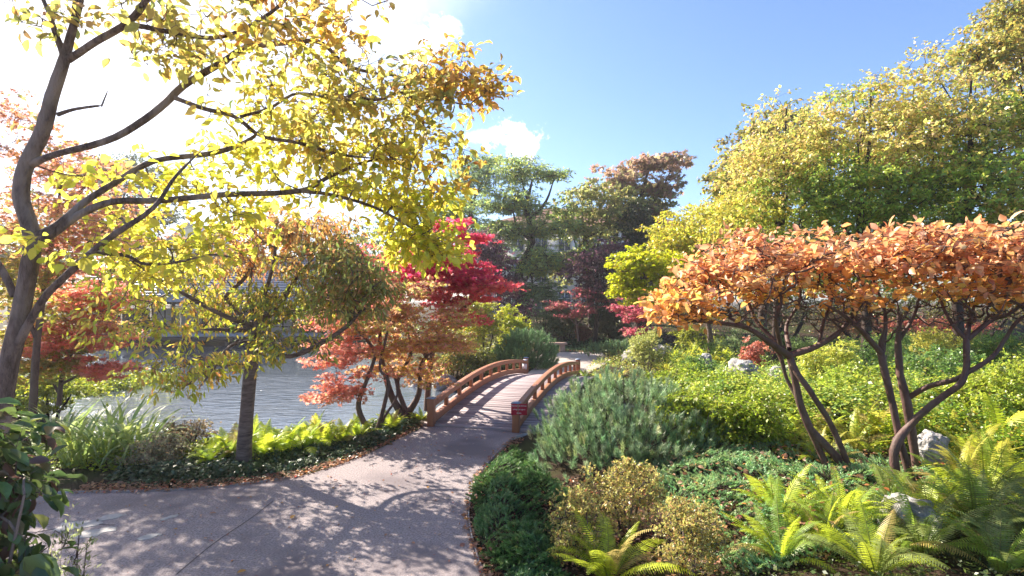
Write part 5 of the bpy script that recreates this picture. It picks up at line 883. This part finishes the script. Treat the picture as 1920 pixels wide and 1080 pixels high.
for px, py, w, h, c_, tm, lb in ((1550, 742, 110, 62, ((.62, .62, .10), (.5, .56, .05)), OVAL, 'golden-lime low shrub behind the stems of the left orange tree'), (1640, 722, 130, 60, ((.14, .27, .06), (.22, .36, .05)), SLIM, 'dark green low shrub on the slope between the two orange trees'),
   (1765, 770, 150, 90, ((.11, .22, .05), (.2, .34, .05)), OVAL, 'dark green mound right of the straight stems, under the elbowed limb'), (1860, 800, 150, 80, ((.5, .56, .05), (.34, .46, .05)), OVAL, 'lime low shrub near the right edge, level with the tall rough boulder'), (1890, 740, 130, 85, ((.18, .3, .05), (.3, .42, .06)), SLIM, 'narrow-leaved green shrub at the right edge under the elbowed limb'),
   (1500, 700, 100, 44, ((.30, .42, .12), (.22, .34, .10)), SLIM, 'grey-green low shrub right of the dark low pine'), (1600, 790, 120, 60, ((.45, .55, .05), (.3, .42, .04)), OVAL, 'bright leafy shrub between the trunks, above the golden ferns'), (1780, 705, 120, 50, ((.66, .6, .1), (.5, .5, .07)), OVAL, 'yellow low shrub right of the tall straight stem, high on the slope'),
   (1400, 690, 120, 40, ((.28, .40, .18), (.36, .46, .16)), SLIM, 'pale grey-green shrub behind the small red maple shrub'), (1210, 705, 90, 46, ((.5, .5, .12), (.36, .42, .1)), OVAL, 'small olive-yellow shrub above the mountain pine'), (1330, 765, 90, 50, ((.12, .24, .05), (.2, .32, .05)), OVAL, 'dark leafy shrub between the two nearest pale boulders')):
    shrub('slope_shrub', lb, px, py+12, w, h+48, [(3, c_[0]), (2, c_[1])], 150, 55, .045, .16, tmpl=tm, group=GS, gap=.2, bark='bark', dz=0)
litter('leaf_litter', PATH[1:20], 420, .004, .018)
# fallen leaves one can count on the path
fm = [mesh('fallen_leaf', BIG[0], [BIG[1]], 'leaf', np.tile(np.array(c), (len(BIG[0]), 1)), smooth=True) for c in ((.45, .2, .1), (.6, .3, .05), (.55, .45, .35), (.35, .12, .08))]
spots = [(547, 975, 'single ochre leaf lying in shade near the middle of the path', .09, 1), (462, 1072, 'yellow leaf at the very bottom edge of the path', .08, 1), (392, 965, 'small brown curled leaf on the shaded left part of the path', .07, 0), (388, 1013, 'pale curled leaf left of the joint in the path', .05, 2), (567, 915, 'pale leaf on a sunny patch near the left edge', .06, 2), (820, 845, 'red-brown leaf on the path just before the bridge', .07, 3), (870, 1020, 'dark red leaf close to the right edge of the path', .08, 3)]
for px, py, lb, s, k in spots:
    o = link('fallen_leaf', fm[k]); g = G(px, py); o.location = (g[0], g[1], .012); o.scale = (s,)*3; o.rotation_euler = (rng.normal()*.15, rng.normal()*.15, rng.uniform(0, 6)); tag(o, lb, 'leaf', 'fallen leaves on the path')
for i in range(70):
    q = sample(PATH[2:20], 1)[0]; o = link('fallen_leaf', fm[rng.integers(4)]); o.location = (q[0], q[1], .01); s = rng.uniform(.025, .055); o.scale = (s,)*3; o.rotation_euler = (rng.normal()*.2, rng.normal()*.2, rng.uniform(0, 6)); tag(o, 'small dry fallen leaf on the asphalt path', 'leaf', 'small scattered fallen leaves')

# ------------------------------------------------------------------ sedges on the left bank
blades = []
for k in range(6):
    ts = np.linspace(0, 1, 8); bend = R(50+18*k); th = R(86)-bend*ts**1.5; x = np.concatenate([[0], np.cumsum(np.cos(th[1:])/7)]); z = np.concatenate([[0], np.cumsum(np.sin(th[1:])/7)]); w = .016*np.sin(np.pi*(ts*.9+.08))**.5*(1-ts**4*.8)
    V = np.concatenate([np.c_[x, w, z+.004], np.c_[x, -w, z+.004]]); i = np.arange(7); blades.append(mesh('blade', V, [np.stack([i, i+1, i+9, i+8], -1)], 'leaf', np.tile(np.array(((.24, .36, .08), (.40, .48, .10), (.32, .42, .14))[k % 3]), (16, 1)), smooth=True))
for px, py, s, lb in ((150, 870, 1.0, 'leftmost clump of long strap leaves on the bank'), (205, 866, 1.15, 'tallest strap-leaved clump on the left bank'), (262, 862, 1.0, 'strap-leaved clump beside the twiggy grey shrub'), (180, 835, 1.0, 'strap-leaved clump nearest the water at left'), (318, 842, .85, 'small strap-leaved clump behind the twiggy grey shrub'), (110, 845, 1.0, 'strap-leaved clump behind the large-leaved foreground shrub')):
    g = G(px, py); root = empty('iris_clump', g, lb, 'grass clump', 'strap-leaved clumps on the left bank')
    for i in range(64):
        o = link('blade', blades[rng.integers(6)], root); a = rng.uniform(0, 6.28); r_ = rng.random()**.5*.2; o.location = (r_*math.cos(a), r_*math.sin(a), 0); q = s*rng.uniform(.6, 1.1); o.scale = (q, q*1.5, q); o.rotation_euler = (rng.normal()*.1, rng.uniform(-.1, .25), a+rng.normal()*.6)

# ------------------------------------------------------------------ large-leaved shrub, left foreground
PS = [[(4, (.06, .12, .03)), (3, (.12, .19, .04)), (2, (.12, .055, .045)), (.7, (.30, .32, .05))]]
c0 = np.array([-2.64, 2.45, 0]); B = [(c0+np.array([0, 0, 1.2]), np.array([.40, .42, .78]), 3, 0), (c0+np.array([.08, -.1, .7]), np.array([.42, .42, .6]), 2, 0), (c0+np.array([-.1, 0, 1.65]), np.array([.35, .3, .3]), .8, 0)]
L = [limb_w([(*(c0+np.array([a*.1, b_*.1, -.02])), .016), (*(c0+np.array([a*.25, b_*.2, .8])), .011), (*(c0+np.array([a*.4, b_*.3, 1.5])), .005)], 4) for a, b_ in ((-1, 0), (1, 0), (0, 1), (.4, -1), (.8, -.6), (-.4, -.5))]
plant('large_leaved_shrub', 'dark shrub with large drooping green leaves cut by the left edge of the picture', 'shrub', c0, L, B, PS, n=330, Rc=.15, per=12, tmpl=BLEAF, size=.082, material='leaf_gloss', objs=300, bark='bark', r0=.0022, shell=.4, gap=0, flat=.8, droop=.55, upn=1.0, m=4, sides=7, trunkname='stems', crown='foliage', flutter=.65, tw_r=.0015)
c0 = np.array([-2.33, 2.75, 0]); B = [(c0+np.array([0, 0, .75]), np.array([.12, .12, .5]), 1, 0)]
L = [limb_w([(*(c0+np.array([a*.02, b_*.02, -.02])), .006), (*(c0+np.array([a*.08, b_*.08, .6])), .004), (*(c0+np.array([a*.14, b_*.12, 1.15])), .002)], 3) for a, b_ in ((-1, 0), (1, 0), (0, 1), (.4, -1))]
plant('rosemary_sprig', 'thin pale-tipped rosemary-like sprigs poking out below the large-leaved shrub', 'shrub', c0, L, B, [[(3, (.25, .30, .12)), (1, (.4, .45, .2))]], n=60, Rc=.09, per=26, tmpl=SLIM, size=.028, bark='bark', r0=.0015, shell=.1, gap=0, flat=1.5, droop=-.6, m=3, sides=5, trunkname='stems', crown='foliage')

# ------------------------------------------------------------------ bench
g = G(1046, 659); g[2] = max(g[2], 0); bn = empty('stone_bench', g, 'low reddish stone bench at the far end of the pale path', 'bench', rz=R(4))
mb = MB(); mb.box((-.35, 0, .36), (1.5, .42, .09)); mb.obj('seat', 'bench', bn, .01)
for x in (-.95, .2): mb = MB(); mb.box((x, 0, .155), (.22, .3, .32)); mb.obj('leg', 'bench', bn, .01)

# ------------------------------------------------------------------ buildings
def building(name, label, x0, x1, y, z0, z1, depth, wallm, roofm, ridge, cols_, rows, ww, wh, gable=False, zr0=None):
    cx = (x0+x1)/2; w = x1-x0; b = empty(name, (cx, y, z0), label, 'building'); zz = z1-z0
    mb = MB(); mb.box((0, depth/2, zz/2), (w, depth, zz)); mb.obj('wall', wallm, b)
    e_ = .5
    if gable: V = [(-w/2-e_, -e_, zz), (w/2+e_, -e_, zz), (0, -e_, zz+ridge), (-w/2-e_, depth+e_, zz), (w/2+e_, depth+e_, zz), (0, depth+e_, zz+ridge)]; Fc = [(0, 2, 5, 3), (1, 4, 5, 2), (0, 3, 4, 1)]
    else: V = [(-w/2-e_, -e_, zz), (w/2+e_, -e_, zz), (w/2+e_, depth+e_, zz), (-w/2-e_, depth+e_, zz), (-w/2+depth/2, depth/2, zz+ridge), (w/2-depth/2, depth/2, zz+ridge)]; Fc = [(0, 1, 5, 4), (1, 2, 5), (2, 3, 4, 5), (3, 0, 4), (0, 3, 2, 1)]
    me = bpy.data.meshes.new('roof'); me.from_pydata(V, [], Fc); me.materials.append(M[roofm]); rf = link('roof', me, b)
    if gable: me = bpy.data.meshes.new('gable'); me.from_pydata([(-w/2, 0, zz), (w/2, 0, zz), (0, 0, zz+ridge*.93)], [], [(0, 1, 2)]); me.materials.append(M[wallm]); link('gable', me, b)
    mb = MB(); mb.box((w*.18, depth*.5, zz+ridge*.9), (.9, .9, 1.6)); mb.obj('chimney', 'roof_brown', rf)
    mb = MB(); mb.box((0, -.12, zz-.2), (w+.3, .3, .3)); mb.obj('cornice', 'trim', b)
    for r_ in range(rows):
        for c_ in range(cols_):
            x = -w/2+w*(c_+.5)/cols_; z = zz*(r_+.55)/rows; wd = link('window', None, b) if False else None
            mb = MB(); t_ = .12
            for bx in (((0, 0, wh/2), (ww+t_, .1, t_)), ((0, 0, -wh/2), (ww+t_, .16, t_)), ((-ww/2, 0, 0), (t_, .1, wh)), ((ww/2, 0, 0), (t_, .1, wh)), ((0, .0, 0), (.07, .07, wh)), ((0, 0, wh*.18), (ww, .07, .07))): mb.box(bx[0], bx[1])
            o = mb.obj('window', 'trim', b); o.location = (x, -.05, z)
            mb = MB(); mb.box((0, .02, 0), (ww, .03, wh)); mb.obj('pane', 'glass', o)
    return b
building('cream_building', 'cream building with hipped brown roof half hidden behind the central trees', P(905, 0, 46)[0], P(1300, 0, 46)[0], 46, .6, P(0, 425, 46)[2], 12, 'plaster', 'roof_brown', 2.6, 9, 3, 1.1, 1.9)
building('yellow_house', 'pale yellow gabled house with two small windows far off above the pavilion', P(318, 0, 82)[0], P(392, 0, 82)[0], 82, 0, P(0, 452, 82)[2], 10, 'plaster_yellow', 'roof_grey', 2.9, 2, 3, .9, 1.3, True)
building('flat_brick_house', 'low distant brown-roofed house right of the yellow gabled house', P(400, 0, 90)[0], P(520, 0, 90)[0], 90, 0, P(0, 512, 90)[2], 10, 'plaster', 'roof_brown', 2, 4, 2, .9, 1.2)
# pavilion on the far shore
pv = empty('pond_pavilion', (-19.5, 33.5, 0), 'low Japanese-style pavilion with grey tiled roof standing over the far shore', 'pavilion')
def pb(c, d, name, material, parent=pv): mb = MB(); mb.box(c, d); return mb.obj(name, material, parent)
pb((0, 1.8, .12), (16, 5, .16), 'veranda_deck', 'lead'); pb((0, -.62, -.1), (16, .1, .26), 'deck_beam', 'dark_wood')
for i in range(9): pb((-7.6+i*1.9, -.5, -.4), (.2, .2, .9), 'pile', 'dark_wood'); pb((-7.6+i*1.9, .2, 1.3), (.15, .15, 2.2), 'post', 'dark_wood')
for i in range(8):
    x = -6.65+i*1.9; pb((x, .9, 1.0), (1.74, .06, 1.55), 'wall_panel', 'white_panel' if i in (2, 3, 6) else 'dark_wood'); pb((x, .84, .6), (1.7, .05, .07), 'rail', 'dark_wood'); pb((x, .84, 1.3), (.07, .05, 1.5), 'rail', 'dark_wood')
pb((0, .5, 2.2), (16.4, .25, .3), 'lintel', 'dark_wood')
V = [(-9, -1.2, 2.35), (9, -1.2, 2.35), (9, 6.6, 2.35), (-9, 6.6, 2.35), (-7, 2.7, 5.0), (7, 2.7, 5.0), (-9, -1.2, 2.2), (9, -1.2, 2.2)]
me = bpy.data.meshes.new('roof'); me.from_pydata(V, [], [(0, 1, 5, 4), (1, 2, 5), (2, 3, 4, 5), (3, 0, 4), (6, 7, 1, 0), (3, 2, 7, 6)]); me.materials.append(M['roof_grey']); rf = link('roof', me, pv)
mb = MB(); sl = math.atan2(2.65, 3.9)
for i in range(16):
    u = (i+.5)/16; y = -1.2+3.9*u; z = 2.35+2.65*u; w = 18-4*u; mb.box((0, y, z+.03), (w, .06, .07), np.array(Matrix.Rotation(sl, 3, 'X')))
mb.obj('tile_courses', 'lead', rf, kind='stuff'); mb = MB(); mb.box((0, 2.7, 5.05), (14.2, .35, .3)); mb.obj('ridge', 'roof_grey', rf)

# ------------------------------------------------------------------ thin autumn haze
m, t, o = mat('haze'); pv_ = N(t, 'ShaderNodeVolumePrincipled'); pv_.inputs['Density'].default_value = .0010; pv_.inputs['Anisotropy'].default_value = .45; pv_.inputs['Color'].default_value = (.95, .93, .95, 1)
t.links.new(pv_.outputs[0], o.inputs['Volume']); M['haze'] = m
mb = MB(); mb.box((0, 170, 6.5), (610, 510, 18)); mb.obj('haze', 'haze', kind='stuff')
